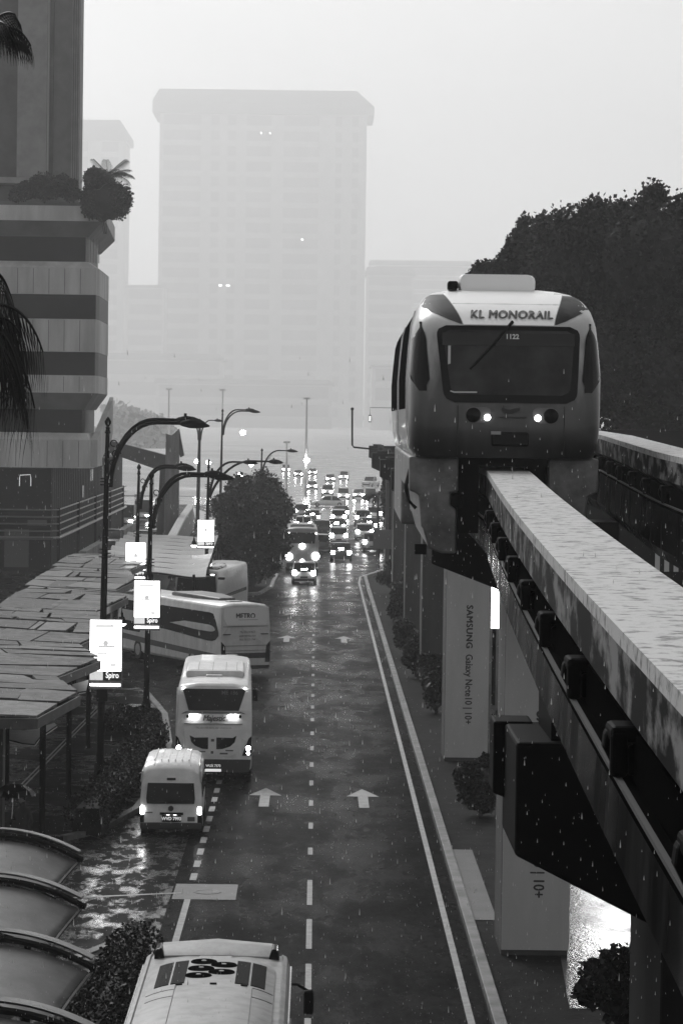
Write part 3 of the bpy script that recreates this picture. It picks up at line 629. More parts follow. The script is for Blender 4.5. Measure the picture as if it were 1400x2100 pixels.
for s_ in (-1, 1):
    tl = rpatch(c1, [(s_ * 1.19, 1.48), (s_ * 1.10, 1.40), (s_ * .90, .86), (s_ * 1.19, .86)], 'tail_cluster', black, .03)
    for z, r_ in ((1.10, .075), (.94, .05)):
        MB().lathe([(0, -.05), (r_, -.045), (r_, .0), (0, .0)], (s_ * 1.09, 0, z), 12, 'y').build('tail_lamp', lit_tail, tl)
    MB().lathe([(0, -.06), (.035, -.06), (.035, .03), (0, .03)], (s_ * .97, ry_c(2.95), 2.97), 8, 'y').build('marker_lamp', mat('lit_marker', .8, .4, emit=12), c1)
bp_ = rpatch(c1, [(-1.17, .74), (1.17, .74), (1.14, .34), (-1.14, .34)], 'rear_bumper', mat('bumper_dark', .03, .5), .06)
npl = rpatch(bp_, [(-.28, .60), (.26, .60), (.26, .48), (-.28, .48)], 'number_plate', black, .075)
text('WUX 7370', .11, lambda u, v: (0 + u, -.08, .54 + v), 'lettering', MATS['plate_ink'], npl, sx=.9, offset=.004)
MB().box(-.45, .25, -.10, .1, .36, .44).build('plate_lamp', mat('plate_glow', .7, .4, emit=.5), bp_)
rf = MB(); rf.loft([[(x, y, z) for x, z in rrect(1.9 * k, .24, .09, 3, 0, 3.18)] for y, k in ((2.6, .97), (2.75, 1.0), (6.4, 1.0), (6.8, .9))]); rfo = rf.build('roof_unit', white, c1, smooth=35)
MB().box(-.30, .25, 2.3, 2.58, 3.08, 3.2).build('roof_hatch', white, c1, bevel=.04)
gr = MB()
for x in (-.55, -.08, .35, .7): gr.box(x - .008, x + .008, 2.85, 6.0, 3.302, 3.307)
gr.box(-.8, .8, 2.85, 2.87, 3.302, 3.307); gr.build('seam', MATS['panel_seam'], rfo)
MB().box(1.24, 1.42, 9.9, 10.1, 1.62, 2.05).build('mirror', black, c1, bevel=.04); MB().tube([(1.1, 10.2, 2.2), (1.33, 10.0, 2.05)], .025, 5).build('mirror_arm', black, c1)
MB().box(.3, .7, 11.4, 11.7, 3.0, 3.1).build('roof_number', ink, c1)

# ---- coach turning out of the side road (seen from behind, angled)
p = g(503, 1384)
c2 = thing('coach', 'white coach with dark curved side glass, angled out of the side road', 'coach', (p.x, p.y, 0), math.radians(27), 'coaches around the bus bay')
coach_body(c2, 11.8, 2.45, 3.15)
h2 = 1.225
for s_ in (-1, 1):
    prof_y = [(.25, 1.75, 1.9), (.55, 1.55, 2.35), (.9, 1.48, 2.70), (1.3, 1.46, 2.74), (6.0, 1.66, 2.74), (8.6, 1.72, 2.74), (9.0, 1.3, 2.74), (11.2, 1.3, 2.74)]
    b = MB(); b.loft([[(s_ * (h2 - .08), y, a), (s_ * (h2 + .012), y, a), (s_ * (h2 * (1 - .04 * (b_ - 2))) + s_ * .012, y, b_), (s_ * (h2 - .12), y, b_)] for y, a, b_ in prof_y]); b.build('side_window', glass, c2)
    b = MB(); b.loft([[(s_ * (h2 - .05), y, z), (s_ * (h2 + .008), y, z), (s_ * (h2 + .008), y, z + .26), (s_ * (h2 - .05), y, z + .26)] for y, z in ((.3, .66), (4, .72), (8, .8), (11.4, .9))]); b.build('side_stripe', MATS['stripe_dark'], c2)
    for y in (3.0, 9.2): wheel(c2, s_ * (h2 + .004), y, .48, .3)
rpatch(c2, [(-1.17, 3.02), (1.17, 3.02), (1.2, 2.2), (1.2, .9), (1.16, .4), (-1.16, .4), (-1.2, .9), (-1.2, 2.2)], 'rear_panel', mat('coach_rear_pale', .66, .35, var=.08, scale=2, coat=.2), .012)
rpatch(c2, [(-1.05, 2.98), (1.05, 2.98), (1.1, 2.55), (.98, 2.22), (-.92, 2.22), (-1.08, 2.55)], 'rear_window_panel', mat('coach_panel', .72, .3, coat=.3), .028)
text('METRO', .34, lambda u, v: (0 + u, ry_c(2.62) - .034, 2.62 + v), 'lettering', ink, c2, sx=.85, bold=.012)
text('EXCURSION HOLIDAYS', .07, lambda u, v: (.1 + u, ry_c(2.46) - .034, 2.46 + v), 'lettering', MATS['faint_lettering'], c2) if False else None
rpatch(c2, [(-.35, 2.47), (.6, 2.47), (.6, 2.455), (-.35, 2.455)], 'logo_line', MATS['script_grey'], .034)
for i, s_ in enumerate(('TEL: 03-2150 8672', 'www.metrobus.com', 'FAX: 03-2131 1946')):
    text(s_, .125, lambda u, v, i=i: (.08 + u, ry_c(1.9 - .17 * i) - .022, 1.92 - .17 * i + v), 'lettering', ink, c2, sx=.8)
for z in (2.18, 1.32, 1.10): rpatch(c2, [(-1.1, z), (1.1, z), (1.1, z - .016), (-1.1, z - .016)], 'seam', MATS['panel_seam'], .02)
rpatch(c2, [(-1.15, .98), (1.15, .98), (1.15, .74), (-1.15, .74)], 'rear_stripe', MATS['stripe_dark'], .022)
for s_ in (-1, 1):
    rpatch(c2, [(s_ * 1.2, 1.5), (s_ * 1.02, 1.3), (s_ * .96, .56), (s_ * 1.2, .56)], 'tail_cluster', black, .03)
    rpatch(c2, [(s_ * 1.1, 1.84), (s_ * .72, 1.84), (s_ * .78, 1.80), (s_ * 1.1, 1.80)], 'vent', black, .022)
b2_ = rpatch(c2, [(-.95, .72), (.95, .72), (.62, .44), (-.62, .44)], 'bumper_panel', white, .04)
rpatch(c2, [(-1.16, .42), (1.16, .42), (1.14, .26), (-1.14, .26)], 'rear_bumper', MATS['bumper_dark'], .06)
rf = MB(); rf.loft([[(x, y, z) for x, z in rrect(1.5 * k, hh_, .08, 3, .1, 3.14 + hh_ / 2)] for y, k, hh_ in ((2.2, .55, .17), (3.0, .8, .2), (4.2, 1.0, .24), (6.4, 1.0, .24), (6.8, .9, .2))])
rf.build('roof_unit', mat('roof_unit_dark', .09, .4, var=.3, scale=3), c2, smooth=35)
MB().box(-.35, .3, 1.0, 1.5, 3.14, 3.25).build('roof_hatch', mat('roof_hatch_grey', .3, .4), c2, bevel=.04)

# ---- coach facing the road behind it (front with a dark windscreen)
p = w(402, 1262, 158); p.z = 0
c3 = thing('coach', 'coach seen from the front, dark windscreen under a domed roof, parked behind the angled coach', 'coach', (p.x, p.y, 0), math.radians(180 - 7), 'coaches around the bus bay')
L3 = 11.0
for o_ in [coach_body(c3, L3, 2.45, 3.2, m=mat('coach_silver', .45, .3, var=.1, scale=1.5, coat=.3))]: o_.location = (0, -L3, 0)
def fpatch(poly, name, m, off=.02):
    b = MB(); f = lambda z: -max(0, z - 1.6) * .12 - .0
    b.loft([[(x, f(z) + off, z) for x, z in poly], [(x, f(z) - .1, z) for x, z in poly]]); return b.build(name, m, c3)
fpatch([(-1.02, 2.86), (1.02, 2.86), (1.08, 2.2), (1.06, 1.75), (-1.06, 1.75), (-1.08, 2.2)], 'windscreen', glass, .03)
fpatch([(-1.05, 3.02), (1.05, 3.02), (1.05, 2.92), (-1.05, 2.92)], 'visor', black, .04)
for s_ in (-1, 1):
    fpatch([(s_ * .95, 2.99), (s_ * .75, 2.99), (s_ * .75, 2.94), (s_ * .95, 2.94)], 'marker_lamp', MATS['lit_marker'], .055)
    MB().box(*sorted((s_ * 1.18, s_ * 1.55)), -.15, .1, 2.72, 2.86).build('mirror', black, c3, bevel=.04)
    fpatch([(s_ * 1.1, .9), (s_ * .7, .9), (s_ * .75, .72), (s_ * 1.08, .72)], 'headlamp', mat('headlamp_off', .4, .1), .03)
    b = MB(); b.loft([[(s_ * x, y, z) for x, z in ((1.15, 1.6), (1.232, 1.6), (1.19, 2.7), (1.1, 2.7))] for y in (-L3 + .6, -.8)]); b.build('side_window', glass, c3)
    for y in (-2.4, -L3 + 2.8):
        wheel(c3, s_ * 1.23, y, .48, .3)
dm = MB(); dm.loft([[(x, y, z) for x, z in rrect(2.0 * k, .3, .14, 4, 0, 3.25)] for y, k in ((-.7, .8), (-1.3, 1.0), (-4.2, 1.0), (-4.6, .9))]); dm.build('roof_dome', mat('roof_dome', .12, .12, coat=.5), c3, smooth=40)

# ---- near coach at the bottom of the picture: roof with fans, louvres, hatch
p = w(448, 1948, 46.2)
c4 = thing('coach', 'nearest white bus seen from above, roof with louvres and five round fans', 'coach', (p.x, 46.2, 0), .0, 'coaches around the bus bay')
wr = mat('bus_roof_white', .20, .4, v2=.32, scale=3.5, detail=9, lo=.3, hi=.6)
HB = 3.06; LB = 11.0
rings = []
for y, k, dz in ((-LB, .96, -.1), (-LB + .2, 1, 0), (-.6, 1.0, 0), (-.25, .985, -.03), (-.05, .95, -.18), (.1, .9, -.55)):
    rings.append([(x * 1.15 * k, y + (.12 if z < 2 and y > 0 else 0), z) for x, z in ysec([(.95, .32), (1.0, .45), (1.02, 1.3), (1.02, 2.0), (1.0, HB - .34 + dz), (.985, HB - .14 + dz), (.955, HB - .03 + dz), (.90, HB + dz), (.885, HB - .03 + dz), (.80, HB - .015 + dz), (.4, HB + .03 + dz)])])
MB().loft(rings).build('body', wr, c4, smooth=30)
for s_ in (-1, 1):
    b = MB(); b.loft([[(s_ * x, y, z) for x, z in ((1.1, 1.5), (1.182, 1.5), (1.165, HB - .42), (1.1, HB - .42))] for y in (-LB + .6, -.55)]); b.build('side_window', glass, c4)
    MB().tube([(s_ * 1.158, y, HB - .20) for y in (-LB + .3, -5, -.4)], .018, 5).build('gutter', chrome, c4)
    for y in (-2.5, -8.5): wheel(c4, s_ * 1.175, y, .48, .3)
fair = MB(); fair.loft([[(x, y, z) for x, z in pr] for y, pr in ((-.78, [(-.86, HB - .02), (-.86, HB + .03), (0, HB + .05), (.86, HB + .03), (.86, HB - .02)]), (-.5, [(-.92, HB - .05), (-.88, HB + .14), (0, HB + .2), (.88, HB + .14), (.92, HB - .05)]), (-.18, [(-.93, HB - .1), (-.86, HB + .13), (0, HB + .2), (.86, HB + .13), (.93, HB - .1)]), (0.0, [(-.9, HB - .3), (-.8, HB - .02), (0, HB + .06), (.8, HB - .02), (.9, HB - .3)]))])
fair.build('front_fairing', wr, c4, smooth=40)
for s_ in (-1, 1):
    MB().prism([(s_ * .80, HB - .02), (s_ * .98, HB - .06), (s_ * .96, HB + .13), (s_ * .86, HB + .16)], -.80, -.30, 'y').build('corner_vent', black, c4, bevel=.03)
hb = MB().box(-.27, .27, -1.45, -.98, HB, HB + .08).build('roof_hatch', wr, c4, bevel=.03); MB().box(-.16, .14, -1.3, -1.08, HB + .072, HB + .085).build('hatch_panel', wr, hb, bevel=.006); MB().box(-.30, .30, -1.46, -1.0, HB - .01, HB + .035).build('hatch_frame', dark, hb)
pr = []
def podz(x): return HB + .03 + .15 * max(0, 1 - (abs(x) / .93) ** 3) 
rings = []
for y, k in ((-1.55, .90), (-1.7, .97), (-2.0, 1.0), (-7.6, 1.0), (-7.9, .9)):
    rings.append([(-.93 * k, y, HB - .02)] + [(-.93 * k + 1.86 * k * i / 16, y, podz(-.93 + 1.86 * i / 16) - (0.05 if y in (-1.55, -7.9) else 0)) for i in range(17)] + [(.93 * k, y, HB - .02)])
podo = MB().loft(rings).build('roof_unit', wr, c4, smooth=30)
for i, (x, y) in enumerate(((-.15, -2.05), (.16, -2.30), (-.17, -2.60), (.14, -2.86), (-.19, -3.14))):
    f_ = MB().lathe([(0, .012), (.185, .012), (.20, .0), (.20, -.03), (0, -.03)], (x, y, podz(x) + .004), 22).build('fan', mat('fan_black', .004, .6, spec=0), podo, smooth=30)
    MB().lathe([(0, .022), (.035, .02), (.042, .0), (0, 0)], (x, y, podz(x) + .006), 12).build('fan_hub', wr, f_)
for (xa, xb) in ((-.82, -.61), (-.58, -.38), (.36, .56), (.59, .80)):
    lb = MB(); MBf = MB()
    MBf.loft([[(x, y, podz(x) + .004) for x in (xa, (xa + xb) / 2, xb)] + [(x, y, podz(x) - .02) for x in (xb, (xa + xb) / 2, xa)] for y in (-3.70, -1.92)])
    gr_ = MBf.build('grille', MATS['fan_black'], podo)
    for k in range(30):
        y = -3.66 + .057 * k; lb.loft([[(x, yy, podz(x) + .012) for x in (xa, xb)] + [(x, yy, podz(x) + .002) for x in (xb, xa)] for yy in (y, y + .018)])
    lb.build('grille_slat', mat('slat_grey', .045, .5, spec=.1), gr_)
sm = MB()
for x0, y0, x1, y1 in ((-.5, -3.85, -.5, -7.4), (.62, -3.85, .62, -7.4), (.62, -3.85, .92, -3.87), (-.92, -4.1, -.5, -4.1), (.62, -4.5, .92, -4.5), (-.9, -4.6, -.5, -4.6)):
    n = 10; P_ = [(x0 + (x1 - x0) * i / n, y0 + (y1 - y0) * i / n) for i in range(n + 1)]
    sm.tube([(x, y, podz(x) + .002) for x, y in P_], .007, 4)
sm.build('seam', MATS['panel_seam'], podo)
for x in (-.45, .05, .5): MB().box(x - .05, x + .05, -3.82, -3.77, podz(x), podz(x) + .02).build('clip', dark, podo)
MB().box(1.36, 1.52, .0, .14, 2.02, 2.42).build('mirror', black, c4, bevel=.04); MB().tube([(1.05, -.1, 2.55), (1.25, .05, 2.5), (1.42, .07, 2.4)], .025, 5).build('mirror_arm', black, c4)

# ---- traffic ahead
Q = 'cars queuing towards the junction'
def gl_(px, py): q = g(px, py); return (q.x, q.y, 0)
taxi = make_car('taxi', 'pale car with a high central brake lamp, braking just behind the far bus', Q, gl_(623, 1199), 0, .45, 'hatch', taxi=False, W=1.7, L=4.0, hgt=1.5)
p = g(619, 1175)
c5 = thing('coach', 'far bus with three glowing brake lamps beside the left tree', 'coach', (p.x, p.y, 0), .01, 'coaches around the bus bay')
coach_body(c5, 11, 2.4, 3.3, m=mat('coach_grey', .22, .35, var=.1)); coach_sides(c5, 11, 2.4, 3.3)
rpatch(c5, [(-1.0, 3.0), (1.0, 3.0), (.92, 2.2), (-.92, 2.2)], 'rear_window', glass, .03)
rpatch(c5, [(-1.16, .75), (1.16, .75), (1.14, .36), (-1.14, .36)], 'rear_bumper', MATS['bumper_dark'], .05)
for x, z, r_ in ((-.98, 1.2, .26), (1.0, 1.25, .28), (0, 2.0, .2), (0, .9, .12)):
    MB().lathe([(0, -.07), (r_, -.06), (r_, .05), (0, .05)], (x, ry_c(z), z), 14, 'y').build('brake_lamp', mat('lit_bus_lamp', .8, .4, emit=18), c5)
for s_ in (-1, 1): MB().lathe([(0, -.06), (.06, -.06), (.06, .05), (0, .05)], (s_ * 1.02, ry_c(2.92), 2.95), 8, 'y').build('marker_lamp', MATS['lit_marker'], c5)
for x in (-.6, 0, .6): pass
MB().loft([[(x, y, z) for x, z in rrect(1.8 * k, .25, .1, 3, 0, 3.4)] for y, k in ((2.5, .9), (2.8, 1), (6, 1), (6.4, .9))]).build('roof_unit', MATS['coach_grey'], c5, smooth=35)

protoA = make_car('car', 'dark car, nearest in the middle lane, with its brake lamps glowing', Q, gl_(699, 1152), 0, .03, 'sedan')
protoB = make_car('car', 'dark car with bulging roof between the far bus and the middle lane', Q, gl_(657, 1132), 0, .05, 'hatch', brake=False)
protoC = make_car('car', 'grey people carrier nearest in the right turning lane, half behind the signboard', Q, gl_(763, 1133), -.06, .25, 'mpv', hgt=1.65)
protoD = make_car('car', 'pale people carrier second in the middle lane queue', Q, gl_(694, 1118), 0, .60, 'mpv', hgt=1.6)
qs = [(protoA, 690, 1094, 'third car in the middle lane queue, dark saloon'), (protoD, 694, 1076, 'fourth in the middle lane queue, pale people carrier'), (protoA, 700, 1064, 'last dark saloon of the middle lane queue by the stop line'),
      (protoD, 622, 1092, 'pale people carrier just ahead of the far bus'), (protoA, 640, 1074, 'dark saloon in the left lane near the stop line'), (protoC, 618, 1064, 'grey people carrier first at the left lane stop line'), (protoB, 660, 1098, 'dark hatchback without brake lamps between the two left queues'),
      (protoD, 747, 1110, 'pale people carrier second in the right turning lane'), (protoA, 757, 1092, 'dark saloon third in the right turning lane'), (protoC, 744, 1078, 'grey people carrier fourth in the right turning lane'), (protoD, 768, 1069, 'pale people carrier first in the right turning lane')]
for pr_, px, py, lab in qs: dup(pr_, gl_(px, py), R.uniform(-.03, .03), lab, Q)
make_car('car', 'white saloon crossing the junction side-on', None, g(708, 1040).to_tuple(), PI / 2, .85, 'sedan', brake=False, L=4.5)
O = 'oncoming cars beyond the junction'
on1 = make_car('car', 'oncoming grey saloon waiting left of the white crossing saloon', O, gl_(640, 1004), PI, .45, 'sedan', front_lit=True, brake=False)
on2 = make_car('car', 'oncoming pale people carrier straight beyond the white crossing saloon', O, gl_(671, 1016), PI, .7, 'mpv', front_lit=True, brake=False, hgt=1.7)
on3 = make_car('pickup_truck', 'white pickup truck beside the traffic signals beyond the junction', None, (w(768, 1000, 500).x, 500, 0), PI - .3, .7, 'pickup', front_lit=False, brake=False, L=5.2, W=1.85, hgt=1.75)
for pr_, px, py, lab in ((on2, 704, 1024, 'oncoming people carrier second from the left at the far stop line'), (on1, 736, 1022, 'oncoming grey saloon third from the left at the far stop line'), (on2, 757, 1024, 'oncoming people carrier nearest the traffic signals'),
        (on1, 676, 988, 'oncoming grey saloon in the second row behind the far stop line'), (on2, 706, 984, 'oncoming pale people carrier in the second row behind the far stop line'), (on1, 610, 978, 'oncoming saloon far off beside the left street lamp'), (on2, 585, 968, 'oncoming people carrier farthest off above the tree'), (on1, 640, 974, 'oncoming saloon far off below the bright lamp mast')):
    dup(pr_, gl_(px, py), PI + R.uniform(-.05, .05), lab, O)
SR = 'vehicles on the side road by the banded building'
make_car('car', 'dark car parked near the banded building, seen from the front', SR, gl_(233, 1124), PI, .04, 'mpv', brake=False, hgt=1.7, W=1.9)
sA = make_car('van', 'tall white fronted van with one big glowing headlamp on the side road', SR, gl_(262, 1078), PI, .35, 'mpv', front_lit=True, brake=False, hgt=2.3, W=2.0, L=5)
sB = make_car('car', 'pale car between two lamp posts on the side road', SR, gl_(297, 1120), PI, .3, 'sedan', brake=False)
dup(sA, gl_(296, 1066), PI, 'second tall van with lit headlamps behind the lamp posts on the side road', SR)
dup(sB, gl_(320, 1098), PI + .1, 'pale car half hidden by the fin pylon', SR)
dup(sA, gl_(197, 1072), PI, 'van with lit headlamps at the corner of the banded building', SR)
# ------------------------------------------------------------------ banded building on the left
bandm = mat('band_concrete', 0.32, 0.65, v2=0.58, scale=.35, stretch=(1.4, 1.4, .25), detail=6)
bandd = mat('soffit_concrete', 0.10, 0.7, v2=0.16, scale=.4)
bglass = mat('window_band_glass', 0.010, 0.4, var=.35, scale=.5, spec=.04)
D0, XC = 215.0, -16.4
bld = thing('banded_building', 'tall building of stacked concrete and glass bands with a planted terrace', 'building', (XC, D0, 0))
zz = lambda py: H + (851 - py) / 27.9
xx = lambda px: (px - 645) / 27.9 - XC          # local x of the right end on the front plane
def blk(name, z0, z1, xr0, xr1=None, in0=0.0, in1=None, m=bandm, par=bld, depth=13.0, ch=2.0):
    """a storey band; right end xr0 at the bottom, xr1 at the top, front set back in0 / in1; cut corner"""
    xr1 = xr0 if xr1 is None else xr1; in1 = in0 if in1 is None else in1
    def ring(z, xr, i): return [(-26, i, z), (xr - .0, i, z), (xr + .12, i + ch * .9, z), (xr + (.0 if depth < 20 else -.8), depth, z), (-26, depth, z)]
    return MB().loft([ring(z0, xr0, in0), ring(z1, xr1, in1)]).build(name, m, par)
blk('parapet', zz(455), zz(424), xx(203), depth=24)
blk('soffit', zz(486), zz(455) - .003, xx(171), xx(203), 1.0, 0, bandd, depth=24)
blk('window_band', zz(537) + .003, zz(486) - .003, xx(166), in0=1.0, m=bglass)
blk('spandrel', zz(550) - .003, zz(537), xx(190), xx(170), 0, .7)
blk('spandrel', zz(605), zz(550) - .005, xx(190))
blk('window_band', zz(655) + .003, zz(605) - .003, xx(189.5), in0=.25, m=bglass)
blk('spandrel', zz(722), zz(655), xx(190))
blk('window_band', zz(770) + .003, zz(722) - .003, xx(189), in0=.25, m=bglass)
blk('spandrel', zz(806), zz(770), xx(190))
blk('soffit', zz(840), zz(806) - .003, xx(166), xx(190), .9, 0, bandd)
blk('window_band', zz(888) + .003, zz(840) - .003, xx(162), in0=.9, m=bglass)
blk('spandrel', zz(902), zz(888), xx(180), xx(172), 0, .6)
blk('spandrel', zz(960), zz(902) - .003, xx(180))
mw = MB()
for i in range(5):
    k = i / 5; x = xx(166) + .12 + 1.0 * k * .9; mw.box(x, x + .06, 1.0 + 1.8 * k - .05, 1.0 + 1.8 * k, zz(537), zz(488))
mw.build('mullion', bandd, bld)
for z0_, z1_, x1_ in ((zz(605), zz(551), xx(190)), (zz(722), zz(656), xx(190)), (zz(805), zz(771), xx(190)), (zz(959), zz(903), xx(180))):
    for px in (30, 62, 94, 126, 158): MB().box(xx(px) - .02, xx(px) + .02, -.012, .02, z0_ + .05, z1_ - .05).build('panel_joint', mat('joint_dark', .10, .7), bld)
st = MB()
for k in range(9):
    x = xx(150) - R.uniform(0, 20); 
# ramp parapet climbing past the corner
rp = MB(); a = (xx(181), 1.0); b_ = (xx(206), 6.0)
rp.loft([[(a[0], a[1], zz(958)), (a[0] + .5, a[1], zz(958)), (a[0] + .5, a[1], zz(902)), (a[0], a[1], zz(902))], [(b_[0], b_[1], zz(900)), (b_[0] + .3, b_[1], zz(900)), (b_[0] + .3, b_[1], zz(820)), (b_[0], b_[1], zz(820))], [(b_[0] - .2, b_[1] + 4, zz(885)), (b_[0] + .1, b_[1] + 4, zz(885)), (b_[0] + .1, b_[1] + 4, zz(812)), (b_[0] - .2, b_[1] + 4, zz(812))]])
rp.build('ramp_parapet', bandm, bld)
# glazed base with fins and curved rails
base = MB().box(-26, xx(100) , 1.2, 80, -.1, zz(960) - .004).build('glazed_base', mat('base_dark', .004, .6, spec=.05, var=.5, scale=.4), bld)
fn = MB()
for i in range(46):
    y = 1.6 + i * 1.7; fn.box(xx(100), xx(100) + .14, y, y + .12, .1, zz(962))
fn.build('fin', mat('fin_grey', .06, .5), base)
pa = MB()
for i in range(24):
    if R.random() < .5:
        y = 30 + i * 2.0; z = R.choice((4.6, 5.2, 5.8)); pa.box(xx(100) + .005, xx(100) + .03, y, y + 1.0, z, z + 1.0)
pa.build('lit_pane', mat('lit_pane', .5, .5, emit=.9), base)
for k in range(5):
    z = 2.4 + .52 * k; x0 = xx(100) + .55
    MB().tube([(-14, .2, z), (x0 - 1.2, .2, z), (x0 - .4, .5, z), (x0, 1.4, z), (x0, 20, z), (x0, 78, z)], .06 if k else .13, 6).build('rail', mat('rail_steel', .16, .35, metal=.4), base)
for i in range(5):
    MB().box(xx(100) + .45, xx(100) + .65, 1.4 + 18 * i, 1.55 + 18 * i, 0, 4.6).build('rail_post', dark, base)
MB().box(xx(100) - 3.4, xx(100) - 1.6, 1.1, 1.19, .2, 3.0).build('door', mat('door_grey', .05, .4), base)
MB().box(xx(100) - 1.7, xx(100) - .3, 1.05, 1.19, 3.3, 3.7).build('sign_board', mat('sign_board', .09, .5), base)
lw = MB().tube([(xx(35), 1.15, 6.2), (xx(35), 1.15, 6.8), (xx(36), 1.15, 7.0), (xx(57), 1.15, 7.05), (xx(58), 1.15, 6.8), (xx(58), 1.15, 6.2)], .03, 5).build('door_arch_light', mat('arch_light', .8, .4, emit=.5), base)
kw = MB(); kw.box(xx(100) + .9, xx(100) + 1.5, 16, 79, 0, .75); kw.build('plinth', conc, base)
# tower shaft above the terrace
tb = mat('tower_dark', .05, .6, v2=.09, scale=.6); tp = mat('tower_pilaster', .19, .6, v2=.26, scale=1.0); tw_ = mat('tower_wall', .10, .6, v2=.14, scale=1.0)
zt = 48
MB().box(-26, -2.15, 11.0, 14, zz(420), zt).build('tower_wall', tw_, bld)
MB().box(-26, -6.804, 10.4, 10.99, zz(420), zt).build('tower_glass', tb, bld)
MB().box(-6.80, -4.55, 9.6, 10.99, zz(345), zt).build('pilaster', tp, bld)
MB().box(-4.547, -4.15, 10.6, 10.99, zz(345), zt).build('recess_panel', tb, bld)
MB().box(-4.547, -4.45, 10.0, 10.58, zz(345), zt).build('pilaster_edge', mat('edge_pale', .4, .5), bld)
fz = MB()
for px in (-2.75, -2.58, -2.42, -2.26): fz.box(px, px + .07, 10.8, 10.98, zz(345), zt)
fz.build('corner_fin', tp, bld)
MB().box(-26, -3.8, 9.0, 11.0, zz(360), zz(347) - .003).build('ledge', tp, bld)
MB().box(-26, xx(150), 3.2, 3.6, zz(424), zz(410)).build('planter_wall', bandd, bld)

# ------------------------------------------------------------------ foliage
def rdir():
    while True:
        v = Vector((R.uniform(-1, 1), R.uniform(-1, 1), R.uniform(-1, 1)))
        if .05 < v.length < 1: return v.normalized()
def leaves(mb, c, rad, n, size, droop=0.2, shell=.55, asp=.45):
    c = Vector(c)
    for _ in range(n):
        d = rdir(); k = shell + (1 - shell) * R.random() ** .6
        if R.random() < .06: k *= 1.12
        p = c + Vector((d.x * rad[0], d.y * rad[1], d.z * rad[2])) * k
        a = rdir(); a.z -= droop; a.normalize(); n_ = a.cross(rdir())
        if n_.length < .1: continue
        n_.normalize(); L_ = size * R.uniform(.6, 1.3); W_ = L_ * asp
        mb.quad(p, p + a * L_ * .5 + n_ * W_, p + a * L_, p + a * L_ * .5 - n_ * W_)
def crown(mb, c, rad, lobes, n, size, lobe_k=.5, flat_=1.0, **kw):
    c = Vector(c)
    for _ in range(lobes):
        d = rdir(); k = R.uniform(.45, .85)
        q = c + Vector((d.x * rad[0], d.y * rad[1], d.z * rad[2])) * k
        s_ = lobe_k * R.uniform(.65, 1.15)
        leaves(mb, q, (rad[0] * s_, rad[1] * s_, rad[2] * s_ * flat_), n // lobes, size, **kw)
def core(mb, c, rad, n=3, j=.15):
    bm = bmesh.new(); bmesh.ops.create_icosphere(bm, subdivisions=n, radius=1)
    k = len(mb.v)
    for v in bm.verts:
        f = 1 + R.uniform(-j, j); mb.v.append((c[0] + v.co.x * rad[0] * f, c[1] + v.co.y * rad[1] * f, c[2] + v.co.z * rad[2] * f))
    for f in bm.faces: mb.f.append(tuple(k + v.index for v in f.verts))
    bm.free()
def tree(name, label, x, y, z0, zc, rad, lobes, n, size, m=leafm, group=None, tr=.18, cat='tree', lobe_k=.5, coreq=.62, limbs=5, base=0.0):
    t = thing(name, label, cat, (x, y, base), 0, group)
    mb = MB(); crown(mb, (0, 0, zc), rad, lobes, n, size, lobe_k=lobe_k)
    if coreq: core(mb, (0, 0, zc), [r * coreq for r in rad]); leaves(mb, (0, 0, zc), [r * .92 for r in rad], int(n * .8), size, shell=.74)
    mb.build('crown', m, t, recalc=False)
    tb_ = MB(); tb_.tube([(0, 0, -.1), (.05, 0, (zc - rad[2]) * .5), (-.04, .05, zc - rad[2] * .4), (0, 0, zc)], [tr * 1.25, tr, tr * .8, tr * .3], 9)
    for i in range(limbs):
        a = 2 * PI * i / limbs + R.random(); e = Vector((math.cos(a) * rad[0] * .7, math.sin(a) * rad[1] * .7, zc + R.uniform(-.1, .5) * rad[2]))
        s0 = Vector((0, 0, zc - rad[2] * R.uniform(.5, .8))); tb_.tube([s0, s0.lerp(e, .5) + Vector((0, 0, .15 * rad[2])), e], [tr * .55, tr * .35, tr * .1], 6)
    tb_.build('trunk', bark, t, smooth=40)
    return t
def bush(label, x, y, rad, n=1500, size=.13, group=None, base=0.0, m=leafm, name='shrub'):
    t = thing(name, label, 'shrub', (x, y, base), 0, group); mb = MB()
    crown(mb, (0, 0, rad[2]), [r * .8 for r in rad], 9, n, size, lobe_k=.55, droop=-.2); core(mb, (0, 0, rad[2] * .9), [r * .55 for r in rad], 3, .15)
    mb.build('foliage', m, t, recalc=False)
    sb = MB()
    for i in range(4): sb.tube([(R.uniform(-.1, .1), R.uniform(-.1, .1), -.05), (R.uniform(-.3, .3) * rad[0], R.uniform(-.3, .3) * rad[1], rad[2])], [.03, .015], 5)
    sb.build('stem', bark, t); return t
